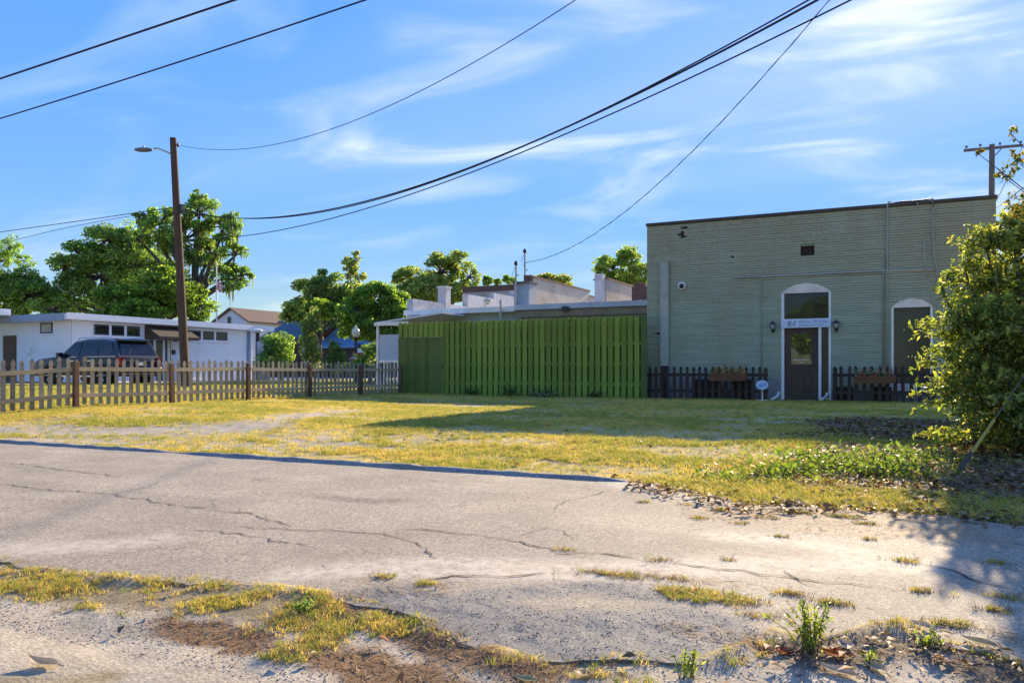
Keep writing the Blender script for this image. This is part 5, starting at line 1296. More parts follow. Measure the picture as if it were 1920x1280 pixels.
# ------------------------------------------------------------------ utility poles, street light arm, wires
M_POLE = mat('creosoted pole wood', (.115, .072, .042), (.07, .046, .03), rough=.9, scale=4, sv=(4, 4, .25), bump=.4, bscale=20)
M_POLE2 = mat('weathered grey pole wood', (.17, .15, .125), (.12, .105, .09), rough=.9, scale=4, sv=(4, 4, .25), bump=.4, bscale=20)
M_WIRE = mat('black cable', (.014, .014, .015), rough=.6)
tu = 30.0; qb = P(349, 700, tu); zb = gz1(qb.x, qb.y); qt = P(324.5, 259, tu)
up = empty('utility_pole', (qb.x, qb.y, zb), 'brown leaning utility pole with a street light behind the picket fence', 'pole')
MB().tube([(qb.x, qb.y, zb - .2), tuple((Vector((qb.x, qb.y, zb)) + qt) / 2), tuple(qt)], [.165, .15, .12], 14).build('shaft', M_POLE, up, smooth=50)
Rv = Vector((CY, SY, 0)); pa = P(327, 291, tu); ph = P(288, 279, tu)
MB().tube([pa, pa - Rv * .3 + Vector((0, 0, .13)), ph - Rv * -.15 + Vector((0, 0, .02)), ph], .035, 8).build('lamp_arm', M_PIPE2, up, smooth=True)
hd = P(269, 281, tu)
mb = MB(); mb.ellipsoid((0, 0, 0), (.36, .15, .085), 14, 8); mb.v = [tuple(hd + Rv * v[0] + Vector((-SY, CY, 0)) * v[1] + Vector((0, 0, v[2]))) for v in mb.v]
mb.build('lamp_head', mat('grey lamp housing', (.16, .18, .18), rough=.5), up, smooth=True)
MB().tube([hd + Vector((0, 0, .07)), hd + Vector((0, 0, .15))], .03, 8).build('photocell', M_BLACK, up)
pi_ = P(334, 272, tu); MB().tube([P(326, 272, tu), pi_], .02, 6).build('bracket', M_BLACK, up); MB().ellipsoid(tuple(pi_), (.045, .045, .09), 8, 6).build('insulator', M_BLACK, up, smooth=True)
pc = P(341, 392, tu); MB().box(tuple(pc - Vector((.12, .12, .16))), tuple(pc + Vector((.12, .05, .16)))).build('splice_box', M_BLACK, up)
# the pole the cables run to, just outside the picture on the right
PB = Vector((2.55, 10.6, 0)); PT = 8.4
rp_ = empty('utility_pole', (PB.x, PB.y, gz1(PB.x, PB.y)), 'brown utility pole standing inside the leafy bush', 'pole')
MB().tube([(PB.x, PB.y, -.3), (PB.x, PB.y, PT)], [.17, .12], 14).build('shaft', M_POLE, rp_, smooth=50)
def wire(name, label, pa, pb, sag, r, twist=False, n=40):
    pa, pb = Vector(pa), Vector(pb); pts = []
    for i in range(n + 1):
        s = i / n; p = pa.lerp(pb, s); p.z -= sag * 4 * s * (1 - s); pts.append(p)
    mb = MB(); o = empty(name, pa, label, 'cable', 'overhead cables') if twist else None
    if twist:
        # a bundle: a carrier with cables wound round it
        MB().tube(pts, r * .8, 6).build('carrier', M_WIRE, o); q = []
        m_ = n * 5
        for i in range(m_ + 1):
            s = i / m_; p = pa.lerp(pb, s); p.z -= sag * 4 * s * (1 - s); a = s * (pb - pa).length * 5.0; q.append(p + Vector((0, math.cos(a), math.sin(a))) * r * 1.1)
        MB().tube(q, r * .7, 5).build('wound_cable', M_WIRE, o); return o
    o = mb.tube(pts, r, 6).build(name, M_WIRE, origin=pa); return tag(o, label, 'cable', 'overhead cables')
def fit(pa, pb, px, py):
    """sag that brings a cable through column px at row py"""
    pa, pb = Vector(pa), Vector(pb); d = ray(px); ex, ey = pb.x - pa.x, pb.y - pa.y
    den = d[0] * ey - d[1] * ex; t = (pa.x * ey - pa.y * ex) / den
    s = ((d[0] * t - pa.x) * ex + (d[1] * t - pa.y) * ey) / (ex * ex + ey * ey); z = zat(py, t)
    return ((pa.z + (pb.z - pa.z) * s) - z) / (4 * s * (1 - s))
CAB = []
def cable(label, pa, pb, p1, p2, r, **k):
    """a cable from pa towards pb whose sag and far height bring it through two sightings"""
    pa, pb = Vector(pa), Vector(pb); ex, ey = pb.x - pa.x, pb.y - pa.y; A = []; B = []
    for px, py in (p1, p2):
        d = ray(px); t = (pa.x * ey - pa.y * ex) / (d[0] * ey - d[1] * ex); s = ((d[0] * t - pa.x) * ex + (d[1] * t - pa.y) * ey) / (ex * ex + ey * ey)
        A.append([s, -4 * s * (1 - s)]); B.append(zat(py, t) - pa.z * (1 - s))
    zb, sag = np.linalg.solve(np.array(A), np.array(B)); pb.z = zb; CAB.append((label[:30], round(float(zb), 2), round(float(sag), 2)))
    return wire('overhead_cable', label, pa, pb, float(sag), r, **k)
PTOP = lambda dz, dx=-.12: Vector((PB.x + dx, PB.y - .05, PT - dz))
def through(pa, pixel_end, px_end):
    """height on the right-hand pole so that a straight sight line continues the cable"""
    return pa
cable('thick black bundled cable swooping from the leaning pole to upper right', P(343, 396, tu), PTOP(1.55), (900, 307), (1400, 72), .017, n=60)
cable('thinner cable just below the thick bundle, meeting the leaning pole lower', P(344, 448, tu), PTOP(1.75), (900, 317), (1592, 2), .012, n=60)
cable('thin cable beside the thick bundle at the leaning pole', P(343, 393, tu), PTOP(1.5), (600, 398.5), (1390, 71), .012, n=60)
cable('thin high cable from the top of the leaning pole', pi_, PTOP(.1), (800, 165), (1075, 3), .009, n=60)
cable('twisted cable climbing steeply from the roof mast to upper right', MAST, PTOP(1.35), (1250, 330), (1553, 3), .009, twist=True, n=50)
A_ = P(-700, 330, 22.0)
cable('uppermost thick cable crossing the upper left corner of sky', P(-600, 345, 21), Vector((PB.x - 1.2, 8.4, 7.6)), (200, 81), (438, 1), .016, n=60)
cable('second cable below the uppermost in the upper left sky', P(-600, 385, 23), Vector((PB.x - .9, 9.2, 7.6)), (300, 128), (683, 1), .0125, n=60)
cable('upper of two thin cables leaving the leaning pole leftwards', P(336, 387, tu), P(-700, 470, 42), (0, 435), (200, 407), .014)
cable('lower of two thin cables leaving the leaning pole leftwards', P(337, 393, tu), P(-700, 490, 42), (140, 424), (240, 406), .01)
# guy wire with its yellow guard at the foot of that pole
ga = Vector((*G(1797, 884), 0)); ga.z = gz1(ga.x, ga.y)
gd = (P(1915, 712, 7.9) - ga)
gy_o = empty('guy_wire', ga, 'yellow guy wire guard slanting up out of the leaf litter by the bush', 'guy wire')
gtop = ga + gd * 2.6
MB().tube([ga, gtop], .005, 6).build('cable', M_POLE2, gy_o)
MB().tube([ga + gd * .2, ga + gd * .55], .015, 8).build('guard', mat('faded yellow plastic', (.42, .33, .035), (.30, .24, .05), rough=.5, scale=6), gy_o)
MB().tube([ga - gd * .05, ga + gd * .2], .018, 7).build('anchor_rod', M_BLACK, gy_o)
# pole with crossarm behind the shop
tr = 42.0; q = P(1857, 500, tr); x, y = q.x, q.y
o = empty('utility_pole', (x, y, 0), 'grey utility pole with wooden crossarm rising behind the brick shop', 'pole')
MB().tube([(x, y, -.2), tuple(P(1860, 271, tr))], [.19, .13], 12).build('shaft', M_POLE2, o, smooth=50)
a, b_ = P(1807, 282, tr), P(1919, 272, tr + 2); d = (b_ - a).normalized()
MB().prism([a + Vector((0, 0, -.07)), a + Vector((0, 0, .07)), a + Vector((.0, .11, .07)), a + Vector((.0, .11, -.07))], b_ - a).build('crossarm', M_POLE2, o)
for px, py in ((1812, 278), (1838, 275), (1875, 272), (1914, 269)):
    c_ = P(px, py, tr + (px - 1807) / 56); MB().lathe(c_, [(.04, 0), (.07, .06), (.05, .13)], 8).build('insulator', M_POLE2, o)
MB().tube([P(1861, 296, tr), P(1877, 280, tr + 1.2)], .03, 6).build('brace', M_POLE2, o)
wire('overhead_cable', 'thin cable sloping down right from the crossarm behind the bush', P(1917, 274, tr + 2), P(1845, 420, 30), .1, .016)
wire('overhead_cable', 'thin cable low at the picture edge crossing the bush top', P(1990, 290, 36), P(1860, 395, 30), .1, .016)

# ------------------------------------------------------------------ the parked car
def car(rear_x, y_near, label):
    z0 = gz1(rear_x - 2, y_near + .3) + .0; W = 2.02; yc = y_near + W / 2
    o = empty('parked_car', (rear_x - 2.7, yc, z0), label, 'car')
    M_PAINT = mat('dark navy car paint', (.012, .014, .024), (.012, .014, .024), rough=.3, spec=.35, coat=.25)
    M_TRIM = mat('black car plastic', (.012, .012, .013), rough=.6); M_CHR = mat('chrome', (.75, .76, .78), rough=.12, metal=1.0); M_CG = glass_mat('car glass', (.012, .016, .02), .03)
    M_TYRE = mat('tyre rubber', (.02, .02, .02), rough=.85); M_RIM = mat('alloy wheel', (.5, .5, .52), rough=.3, metal=.9); M_RED = mat('red tail lamp', (.32, .02, .02), (.22, .015, .015), rough=.2)
    X = lambda d: rear_x - d
    prof = [(.06, .36), (0, .45), (0, .72), (.07, .80), (.08, 1.14), (3.72, 1.14), (4.1, 1.16), (5.0, 1.08), (5.25, .98), (5.36, .80), (5.38, .5), (5.3, .36)]
    MB().prism([(X(a), yc - W / 2, z0 + h) for a, h in prof], (0, W, 0)).build('body', M_PAINT, o, smooth=40, bevel=.05, seg=3)
    # cabin: stations from rear to front, half widths at belt and roof
    st = [(.10, 1.12, .94, None, None), ]
    belt = [(.10, .96), (1.2, .97), (2.6, .97), (3.85, .93)]; roof = [(.42, 1.80, .80), (1.3, 1.90, .81), (2.3, 1.90, .80), (2.95, 1.83, .78)]
    vb = []; 
    for (a, w), (c, h, w2) in zip(belt, roof):
        vb.append([(X(a), yc - w, z0 + 1.13), (X(c), yc - w2, z0 + h - .06), (X(c), yc - w2 + .10, z0 + h), (X(c), yc + w2 - .10, z0 + h), (X(c), yc + w2, z0 + h - .06), (X(a), yc + w, z0 + 1.13)])
    mb = MB(); mb.add([p for s in vb for p in s], [(i * 6 + k, i * 6 + k + 1, (i + 1) * 6 + k + 1, (i + 1) * 6 + k) for i in range(3) for k in range(5)] + [(0, 1, 2, 3, 4, 5), tuple(range(18, 24))]); mb.build('cabin', M_PAINT, o, smooth=35)
    def side(a, h, sgn):   # a point on the side glass plane
        s = max(0, min(1, (a - .10) / 3.75)); wb_ = np.interp(a, [q[0] for q in belt], [q[1] for q in belt]); wr = .80; f = (h - 1.13) / .72
        return Vector((X(a), yc + sgn * (wb_ + (wr - wb_) * f + .012), z0 + h))
    for sgn in (-1, 1):
        for nm, pts in (('side_window', [(.42, 1.22), (1.28, 1.20), (1.34, 1.74), (.66, 1.72)]), ('side_window', [(1.40, 1.20), (2.42, 1.20), (2.36, 1.77), (1.45, 1.76)]), ('side_window', [(2.52, 1.20), (3.62, 1.18), (3.52, 1.24), (2.98, 1.72), (2.48, 1.76)])):
            mb = MB(); mb.prism([side(a, h, sgn) for a, h in pts], (0, -sgn * .01, 0)); mb.build(nm, M_CG, o)
        MB().tube([side(.3, 1.165, sgn), side(3.75, 1.155, sgn)], .013, 5).build('belt_moulding', M_CHR, o)
        MB().tube([(X(.8), yc + sgn * .72, z0 + 1.9), (X(1.0), yc + sgn * .72, z0 + 1.95), (X(2.7), yc + sgn * .72, z0 + 1.95), (X(2.9), yc + sgn * .72, z0 + 1.88)], .02, 6).build('roof_rail', M_CHR, o)
        MB().box((X(3.45), yc + sgn * .98, z0 + 1.14), (X(3.62), yc + sgn * 1.22, z0 + 1.34)).build('mirror', M_PAINT, o, bevel=.03, seg=2)
        MB().box((X(1.7), yc + sgn * (W / 2 - .002), z0 + .98), (X(1.9), yc + sgn * (W / 2 + .03), z0 + 1.01)).build('door_handle', M_CHR, o); MB().box((X(2.75), yc + sgn * (W / 2 - .002), z0 + .98), (X(2.95), yc + sgn * (W / 2 + .03), z0 + 1.01)).build('door_handle', M_CHR, o)
        MB().box((X(1.5), yc + sgn * (W / 2 - .05), z0 + .34), (X(3.8), yc + sgn * (W / 2 + .06), z0 + .39)).build('running_board', M_CHR, o)
        MB().prism([(X(-.012), yc + sgn * .995, z0 + .78), (X(-.012), yc + sgn * .74, z0 + .78), (X(-.012), yc + sgn * .78, z0 + 1.12), (X(.0), yc + sgn * 1.0, z0 + 1.12)], (-.28, sgn * .02, 0)).build('tail_light', M_RED, o)
        MB().box((X(5.2), yc + sgn * .62, z0 + .80), (X(5.39), yc + sgn * .98, z0 + .98)).build('headlight', M_FROST, o, bevel=.02)
        for a in (1.05, 4.30):
            wh = empty('wheel', (X(a), yc + sgn * .9, z0 + .40)); wh.parent = o; wh.location = Vector((X(a), yc + sgn * .9, z0 + .40)) - worldloc(o)
            MB().tube([(X(a), yc + sgn * .76, z0 + .40), (X(a), yc + sgn * 1.0, z0 + .40), (X(a), yc + sgn * 1.025, z0 + .40)], [.40, .40, .375], 24).build('tyre', M_TYRE, wh, smooth=40)
            mb = MB(); mb.tube([(X(a), yc + sgn * 1.0, z0 + .4), (X(a), yc + sgn * 1.03, z0 + .4)], .07, 12)
            for k in range(6):
                an = math.pi / 3 * k; mb.tube([(X(a), yc + sgn * 1.024, z0 + .4), (X(a) + .27 * math.cos(an), yc + sgn * 1.026, z0 + .4 + .27 * math.sin(an))], .03, 5)
            mb.build('rim', M_RIM, wh)
            MB().tube([(X(a), yc + sgn * .70, z0 + .43), (X(a), yc + sgn * 1.014, z0 + .43)], .47, 24).build('wheel_arch', M_TRIM, o)
    # rear: window, spoiler, chrome bar, plate, lettering, bumper
    rp0 = [(X(.155), yc - .84, z0 + 1.22), (X(.155), yc + .84, z0 + 1.22), (X(.37), yc + .72, z0 + 1.72), (X(.37), yc - .72, z0 + 1.72)]
    MB().prism(rp0, (.012, 0, .004)).build('rear_window', M_CG, o)
    MB().hexa([(X(.62), yc - .76, z0 + 1.84), (X(.22), yc - .76, z0 + 1.79), (X(.22), yc + .76, z0 + 1.79), (X(.62), yc + .76, z0 + 1.84), (X(.62), yc - .76, z0 + 1.90), (X(.22), yc - .76, z0 + 1.83), (X(.22), yc + .76, z0 + 1.83), (X(.62), yc + .76, z0 + 1.90)]).build('spoiler', M_PAINT, o)
    ws = [(X(3.80), yc - .86, z0 + 1.20), (X(3.80), yc + .86, z0 + 1.20), (X(3.02), yc + .72, z0 + 1.79), (X(3.02), yc - .72, z0 + 1.79)]
    MB().prism(ws, (-.012, 0, .012)).build('windscreen', M_CG, o)
    MB().box((X(-.012), yc - .74, z0 + .985), (X(.08), yc + .74, z0 + 1.02)).build('chrome_bar', M_CHR, o)
    MB().box((X(-.008), yc - .26, z0 + .80), (X(.08), yc + .26, z0 + .95)).build('plate_recess', M_TRIM, o); MB().box((X(-.016), yc - .15, z0 + .80), (X(-.009), yc + .15, z0 + .94)).build('licence_plate', M_WHITE, o)
    MB().box((X(-.08), yc - .98, z0 + .46), (X(.10), yc + .98, z0 + .66)).build('bumper', M_PAINT, o, bevel=.03, seg=2)
    MB().box((X(-.088), yc - .8, z0 + .44), (X(-.06), yc + .8, z0 + .475)).build('bumper_trim', M_CHR, o)
    cu = text('lettering', 'EXPEDITION', .13, (X(.065), yc - .02, z0 + 1.05), M_CHR, o, 1.25, 'CENTER', rot=(R(90), 0, R(90)))
    MB().tube([(X(.34), yc - .1, z0 + 1.76), (X(.17), yc - .45, z0 + 1.27)], .012, 5).build('rear_wiper', M_TRIM, o)
    return o
car(-27.9, 21.7, 'dark navy full size utility car parked beyond the picket fence')

# ================================================================== TREES AND SHRUBS
M_BARK = mat('grey brown bark', (.105, .085, .065), (.06, .048, .038), rough=.95, scale=5, sv=(3, 3, .6), bump=.4)
ML_TREE = leaf_mat('tree leaves', .55)
ML_BUSH = leaf_mat('bush leaves', .5, .55)
DARK = [(0.111, 0.196, 0.056), (0.157, 0.269, 0.072), (0.217, 0.337, 0.088), (0.088, 0.151, 0.047)]
MIDG = [(0.168, 0.29, 0.061), (0.23, 0.366, 0.075), (0.29, 0.426, 0.09), (0.121, 0.215, 0.054)]
BRT = [(0.179, 0.298, 0.038), (0.25, 0.384, 0.05), (0.123, 0.209, 0.032), (0.316, 0.439, 0.07), (0.068, 0.116, 0.019), (0.06, 0.1, 0.02)]
OLIVE = [(0.246, 0.304, 0.086), (0.319, 0.377, 0.116), (0.174, 0.232, 0.073), (0.377, 0.406, 0.145)]
def tree(name, label, base_px, t, blobs, n, pal, leaf=.26, group='trees beyond the buildings', K=9, fine=1.0, depth=.9, moss=0, shoots=0, gap=.5, trunk_r=.22, asp=.55, mat_=None, cat='tree', spread=.34, tilt=0.0, xy=None):
    """blobs: (px, py, rx_px, ry_px[, dt]) laid out at depth t; the crown is leaves in many clumps, the trunk forks to each"""
    if xy is None: q = P(base_px, 700, t); bx, by = q.x, q.y
    else: bx, by = xy
    z0 = gz1(max(bx, -90), min(by, 120)); o = empty(name, (bx, by, z0), label, cat, group)
    C, S, mb = [], [], MB()
    if group == 'trees beyond the buildings': leaf *= .60; n = int(n * 2.5); K = int(K * 2.2); spread *= .66
    B = []
    for q in blobs:
        dt = q[4] if len(q) > 4 else rng.uniform(-1, 1) * .35 * q[2] * t / FPX
        c = P(q[0], q[1], t + dt); rx = q[2] * t / FPX; rz = q[3] * t / FPX; B.append((c, rx, rz))
    vol = np.array([b_[1] ** 1.7 * b_[2] for b_ in B]); share = vol / vol.sum()
    low = min(b_[0].z - b_[2] for b_ in B); fork = Vector((bx, by, max(z0 + .4, min(low, z0 + (B[0][0].z - z0) * .5))))
    mb.tube([(bx, by, z0 - .2), (bx + .1 * trunk_r, by, (z0 + fork.z) / 2), tuple(fork)], [trunk_r * 1.25, trunk_r, trunk_r * .8], 8)
    for (c, rx, rz), sh in zip(B, share):
        mid = fork.lerp(c, .5) + Vector((rng.uniform(-.2, .2) * rx, rng.uniform(-.2, .2) * rx, .12 * rz))
        mb.tube([fork, mid, c], [trunk_r * .55, trunk_r * .35, trunk_r * .16], 6)
        k = max(4, int(K * (.5 + sh * len(B) * .5)))
        d = rand_unit(k); rad = rng.uniform(gap, 1.0, (k, 1)) ** .6 * np.where(rng.uniform(0, 1, (k, 1)) < .22, rng.uniform(1.05, 1.35, (k, 1)), 1.0)
        cc = np.array(c) + d * rad * np.array([rx, rx * depth, rz]) * .82
        per = max(6, int(n * sh / k))
        for j in range(k):
            mb.tube([c, Vector(c).lerp(Vector(cc[j]), .55) + Vector((0, 0, .05 * rz)), cc[j]], [trunk_r * .16, trunk_r * .1, trunk_r * .05], 4, cap=False)
            sr = spread * rng.uniform(.7, 1.3); g_ = rng.normal(0, 1, (per, 3)); g_ /= np.maximum(1, np.linalg.norm(g_, axis=1, keepdims=True) / 1.7)
            C.append(cc[j] + g_ * np.array([rx, rx, rz * .85]) * sr * .8); S.append(np.full(per, rng.uniform(.82, 1.2)))
    for j in range(shoots):
        (c, rx, rz) = B[rng.integers(0, len(B))]; d = rand_unit(1)[0]; d[2] = abs(d[2]) * .8 - .1
        a = np.array(c) + d * np.array([rx, rx, rz]) * .75; L = rng.uniform(.35, 1.05) * min(rx, .55); e = a + (d + rng.normal(0, .25, 3)) * L + np.array([0, 0, -.1 * L])
        mb.tube([Vector(a), Vector((a + e) / 2 + np.array([0, 0, .08 * L])), Vector(e)], [.005, .0035, .0015], 4, cap=False)
        k = int(10 + 26 * L / .4); q = rng.uniform(.1, 1.05, (k, 1)); C.append(a + (e - a) * q + np.array([0, 0, .08 * L]) * 4 * q * (1 - q) + rng.normal(0, .022, (k, 3))); S.append(np.full(k, rng.uniform(1.0, 1.6)))
    C = np.concatenate(C); S = np.concatenate(S)
    keep = C[:, 2] > z0 + .1; C, S = C[keep], S[keep]
    V = leaf_quads(C, rng.uniform(.35, 1.0, len(C)) ** 1.0 * leaf * 1.35, asp, droop=.15)
    cols = pick_cols(len(C), pal, .38) * S[:, None]
    quads_mesh('crown', V, mat_ or ML_TREE, cols, o)
    mb.build('trunk', M_BARK, o, smooth=True)
    if moss:
        mv = []
        for j in rng.integers(0, len(C), moss):
            c = C[j]; L = rng.uniform(.4, 1.3); w = rng.uniform(.03, .10); a = rng.uniform(0, 6.28)
            dx, dy = w * math.cos(a), w * math.sin(a); mv.append([c + [dx, dy, 0], c - [dx, dy, 0], c + [-dx * .2 + .03, -dy * .2, -L], c + [dx * .2 + .03, dy * .2, -L]])
        tag(quads_mesh('hanging_moss', np.array(mv), mat_ or ML_TREE, pick_cols(moss, [(.10, .115, .075), (.14, .15, .10), (.07, .08, .05)], .2), o), kind='stuff')
    return o
tree('oak_tree', 'tall open oak with hanging moss rising behind the leaning pole', 365, 56, [(300, 420, 42, 40), (275, 405, 26, 22), (375, 400, 44, 36), (375, 370, 22, 14), (420, 425, 38, 32), (345, 450, 55, 40), (395, 475, 45, 36), (440, 480, 30, 36), (455, 515, 26, 24), (430, 525, 38, 28), (260, 450, 30, 30), (330, 520, 50, 40)], 9500, MIDG + DARK[:2], .36, moss=420, K=8, trunk_r=.42, spread=.30)
tree('oak_tree', 'broad dark oak behind the white building roof', 200, 60, [(150, 480, 50, 34), (205, 450, 52, 32), (250, 440, 34, 26), (120, 500, 34, 30), (190, 520, 66, 44), (265, 500, 60, 44), (230, 480, 60, 40), (130, 560, 50, 36), (90, 565, 40, 30)], 12000, DARK + MIDG[:2], .40, K=11, trunk_r=.5)
tree('maple_tree', 'bright yellow green tree in front of the dark oak', 285, 50, [(290, 545, 62, 38), (340, 555, 52, 40), (230, 560, 52, 32), (210, 585, 46, 24), (365, 575, 40, 30), (280, 580, 70, 28), (315, 520, 34, 18)], 11000, BRT, .34, K=11, trunk_r=.3)
tree('oak_tree', 'dark dense tree mass above the canopy at the picture edge', 20, 58, [(15, 545, 50, 40), (60, 555, 46, 40), (-40, 540, 60, 50), (50, 520, 30, 22), (100, 580, 40, 24), (10, 590, 60, 24)], 9000, MIDG + DARK, .38, K=10, trunk_r=.4)
tree('sparse_tree', 'sparse small leaved tree poking up at left picture edge', 18, 66, [(18, 465, 26, 24), (45, 490, 22, 16), (0, 490, 22, 18)], 900, MIDG, .34, K=7, trunk_r=.14)
tree('oak_tree', 'rounded dark tree right of the gabled house roof', 600, 62, [(580, 550, 38, 32), (620, 540, 42, 34), (560, 575, 30, 26), (650, 560, 40, 36), (540, 592, 18, 14), (600, 585, 60, 28), (665, 590, 50, 34)], 11500, DARK + OLIVE[:2], .36, K=10, trunk_r=.34)
tree('sparse_tree', 'slim sparse tree top above the rounded dark tree', 660, 64, [(656, 500, 20, 22), (668, 482, 14, 12), (672, 515, 18, 20)], 900, OLIVE, .34, K=7, trunk_r=.16)
tree('maple_tree', 'bright green tree above the blue roof near the globe lamp', 715, 44, [(700, 560, 44, 36), (735, 565, 38, 32), (665, 580, 32, 34), (690, 610, 44, 32), (745, 590, 30, 30), (660, 620, 28, 26), (725, 620, 36, 26)], 11000, BRT[:3] + MIDG + DARK[:2], .28, K=11, trunk_r=.24)
tree('maple_tree', 'small bright tree directly over the shade-darkened blue roof', 600, 54, [(600, 580, 34, 22), (625, 585, 28, 20), (575, 592, 22, 16)], 3200, BRT, .28, K=8, trunk_r=.14)
tree('oak_tree', 'open topped tree above the white stepped parapet', 815, 60, [(770, 520, 36, 22), (825, 510, 44, 34), (860, 490, 30, 24), (880, 520, 22, 26), (800, 545, 60, 30), (860, 548, 36, 22), (745, 515, 14, 14), (765, 560, 40, 32), (820, 565, 50, 26)], 9500, OLIVE + MIDG[:2], .36, K=10, trunk_r=.34)
tree('round_tree', 'small round tree first right of the open topped tree', 914, 75, [(914, 527, 13, 12)], 600, MIDG, .36, K=9, trunk_r=.12, gap=.2)
tree('round_tree', 'small low tree just left of the roof masts', 932, 80, [(932, 530, 9, 8)], 350, MIDG, .36, K=7, trunk_r=.1, gap=.2)
tree('round_tree', 'small round tree behind the shorter service mast', 955, 75, [(955, 523, 15, 10)], 600, MIDG, .36, K=8, trunk_r=.12)
tree('oak_tree', 'round olive tree behind the cream parapet', 1040, 70, [(1030, 527, 34, 16), (1055, 530, 28, 16), (1020, 540, 30, 14)], 3600, OLIVE, .34, K=10, trunk_r=.26, gap=.3)
tree('oak_tree', 'leafy tree beside the corner of the brick shop', 1180, 60, [(1150, 500, 38, 26), (1185, 480, 28, 22), (1195, 515, 30, 30), (1140, 530, 26, 12), (1165, 535, 40, 18)], 5200, MIDG + OLIVE[:2] + BRT[:1], .34, K=10, trunk_r=.3)
SH = 'shrubs in front of the blue houses'
tree('round_shrub', 'round dark shrub with pale lower leaves by the white building', 525, 43, [(525, 640, 30, 24), (520, 668, 34, 20), (505, 680, 24, 14)], 3600, DARK + MIDG, .16, SH, K=12, trunk_r=.08, gap=.3, cat='shrub')
tree('tall_shrub', 'tall narrow leafy tree between the two blue roofs', 582, 42, [(582, 605, 18, 26), (578, 640, 22, 32), (588, 670, 20, 18)], 3200, OLIVE + DARK[:2] + [(.2, .2, .13)], .17, SH, K=11, trunk_r=.09, gap=.35, cat='tree')
tree('conifer_shrub', 'pointed dark conifer shrub below the bright blue roof', 628, 41, [(628, 668, 26, 22), (629, 648, 16, 18), (630, 685, 32, 14)], 3400, DARK + [(.06, .055, .02)], .13, SH, K=12, trunk_r=.08, gap=.25, cat='shrub')
tree('dark_shrub', 'dark shrub mass at the side of the lean-to', 695, 38, [(690, 668, 26, 22), (705, 650, 16, 26), (675, 690, 34, 14)], 2600, DARK, .15, SH, K=10, trunk_r=.08, gap=.3, cat='shrub')
# the large bush on the right
tb = 8.7
bush = tree('leafy_bush', 'large sunlit leafy bush overhanging the lawn on the right', 1925, tb,
    [(1850, 470, 40, 46, -.1), (1818, 530, 46, 46, .1), (1865, 560, 60, 60, .3), (1800, 605, 54, 50, -.2), (1850, 640, 76, 70, -.1), (1905, 520, 50, 52, .4), (1795, 690, 48, 52, 0), (1840, 745, 72, 72, -.3), (1910, 640, 84, 96, -.4), (1905, 780, 86, 84, -.5), (1822, 830, 62, 46, -.3), (1990, 600, 110, 120, .5), (2010, 740, 140, 150, 0), (1985, 860, 120, 66, -.4), (2085, 540, 120, 120, .9), (1890, 880, 70, 34, -.5), (2150, 690, 140, 190, .4), (2240, 560, 120, 160, .8), (1935, 470, 42, 52, .3), (1898, 440, 40, 36, .2), (1935, 405, 34, 34, .3)],
    66000, [(.15, .20, .04), (.18, .23, .05), (.24, .27, .06), (.11, .16, .035), (.36, .32, .09), (.09, .13, .035), (.20, .24, .07)], .068, None, K=26, shoots=700, gap=.4, asp=.40, trunk_r=.055, mat_=ML_BUSH, cat='bush', spread=.30)
tree('leafy_bush', 'loose twiggy sprays above the bush at right picture edge', 1960, 8.2, [(1905, 300, 22, 24), (1830, 285, 16, 8), (1915, 385, 30, 26), (1880, 330, 18, 16), (1895, 250, 10, 20)], 420, [(.08, .10, .025), (.12, .13, .03), (.2, .17, .04)], .05, None, K=7, trunk_r=.02, mat_=ML_BUSH, cat='bush', xy=(2.0, 8.6))
# trees on the far side of the road behind the viewpoint: they fill the window reflections
for k, (x, y, h) in enumerate(((-13, -14, 6), (-5, -17, 6.6), (3, -13, 5.2), (9, -18, 7), (-22, -18, 7))):
    o = empty('roadside_tree', (x, y, gz1(x, y)), ['broad roadside tree reflected in glass, behind the viewpoint to the left', 'tallest roadside tree straight opposite the shop door', 'smaller roadside tree opposite the bush', 'tall roadside tree farthest right behind the viewpoint', 'roadside tree farthest left behind the viewpoint'][k], 'tree', 'trees behind the viewpoint')
    n = 2600; c = rand_unit(n) * rng.uniform(.5, 1, (n, 1)) ** .5 * np.array([h * .48, h * .42, h * .36]) + np.array([x, y, h * .60])
    quads_mesh('crown', leaf_quads(c, rng.uniform(.35, .8, n), .6), ML_TREE, pick_cols(n, MIDG + OLIVE, .3), o); MB().tube([(x, y, -.5), (x, y, h * .5)], [.35, .2], 8).build('trunk', M_BARK, o)

# ------------------------------------------------------------------ weeds, fallen leaves, litter
DEAD = [(.22, .14, .075), (.15, .085, .045), (.27, .18, .10), (.10, .06, .035), (.33, .24, .15), (.20, .085, .035), (.17, .11, .06)]
ML_DEAD = leaf_mat('dead leaves', .15, .7)
def litter_pts(n, x0, x1, y0, y1, pr):
    x, y = rnd_pts(n, x0, x1, y0, y1); k = rng.uniform(0, 1, len(x)) < pr(x, y); return x[k], y[k]
x, y = litter_pts(70000, -6, 5, 2.3, 15, lambda x, y: m_litter(x, y) * np.where(y < 4, .8, .5) + .006 * (y > YC) + .03 * (y < near_y(x)) + .02 * m_green(x, y))
z = np.where((y > near_y(x)) & (y < far_y(x)), plane_z(x, y) + ROAD_T + .012, gz(x, y) + .014)
sz = np.where(y < 4.2, rng.uniform(.02, .07, len(x)), rng.uniform(.04, .10, len(x)))
tag(quads_mesh('leaf_litter', leaf_quads(np.stack([x, y, z + rng.uniform(0, .02, len(x))], 1), sz, .5, flat=.8, fold=.16), ML_DEAD, pick_cols(len(x), DEAD, .3)), 'brown dead leaves strewn under the bush and along the road edge', 'leaves', kind='stuff')
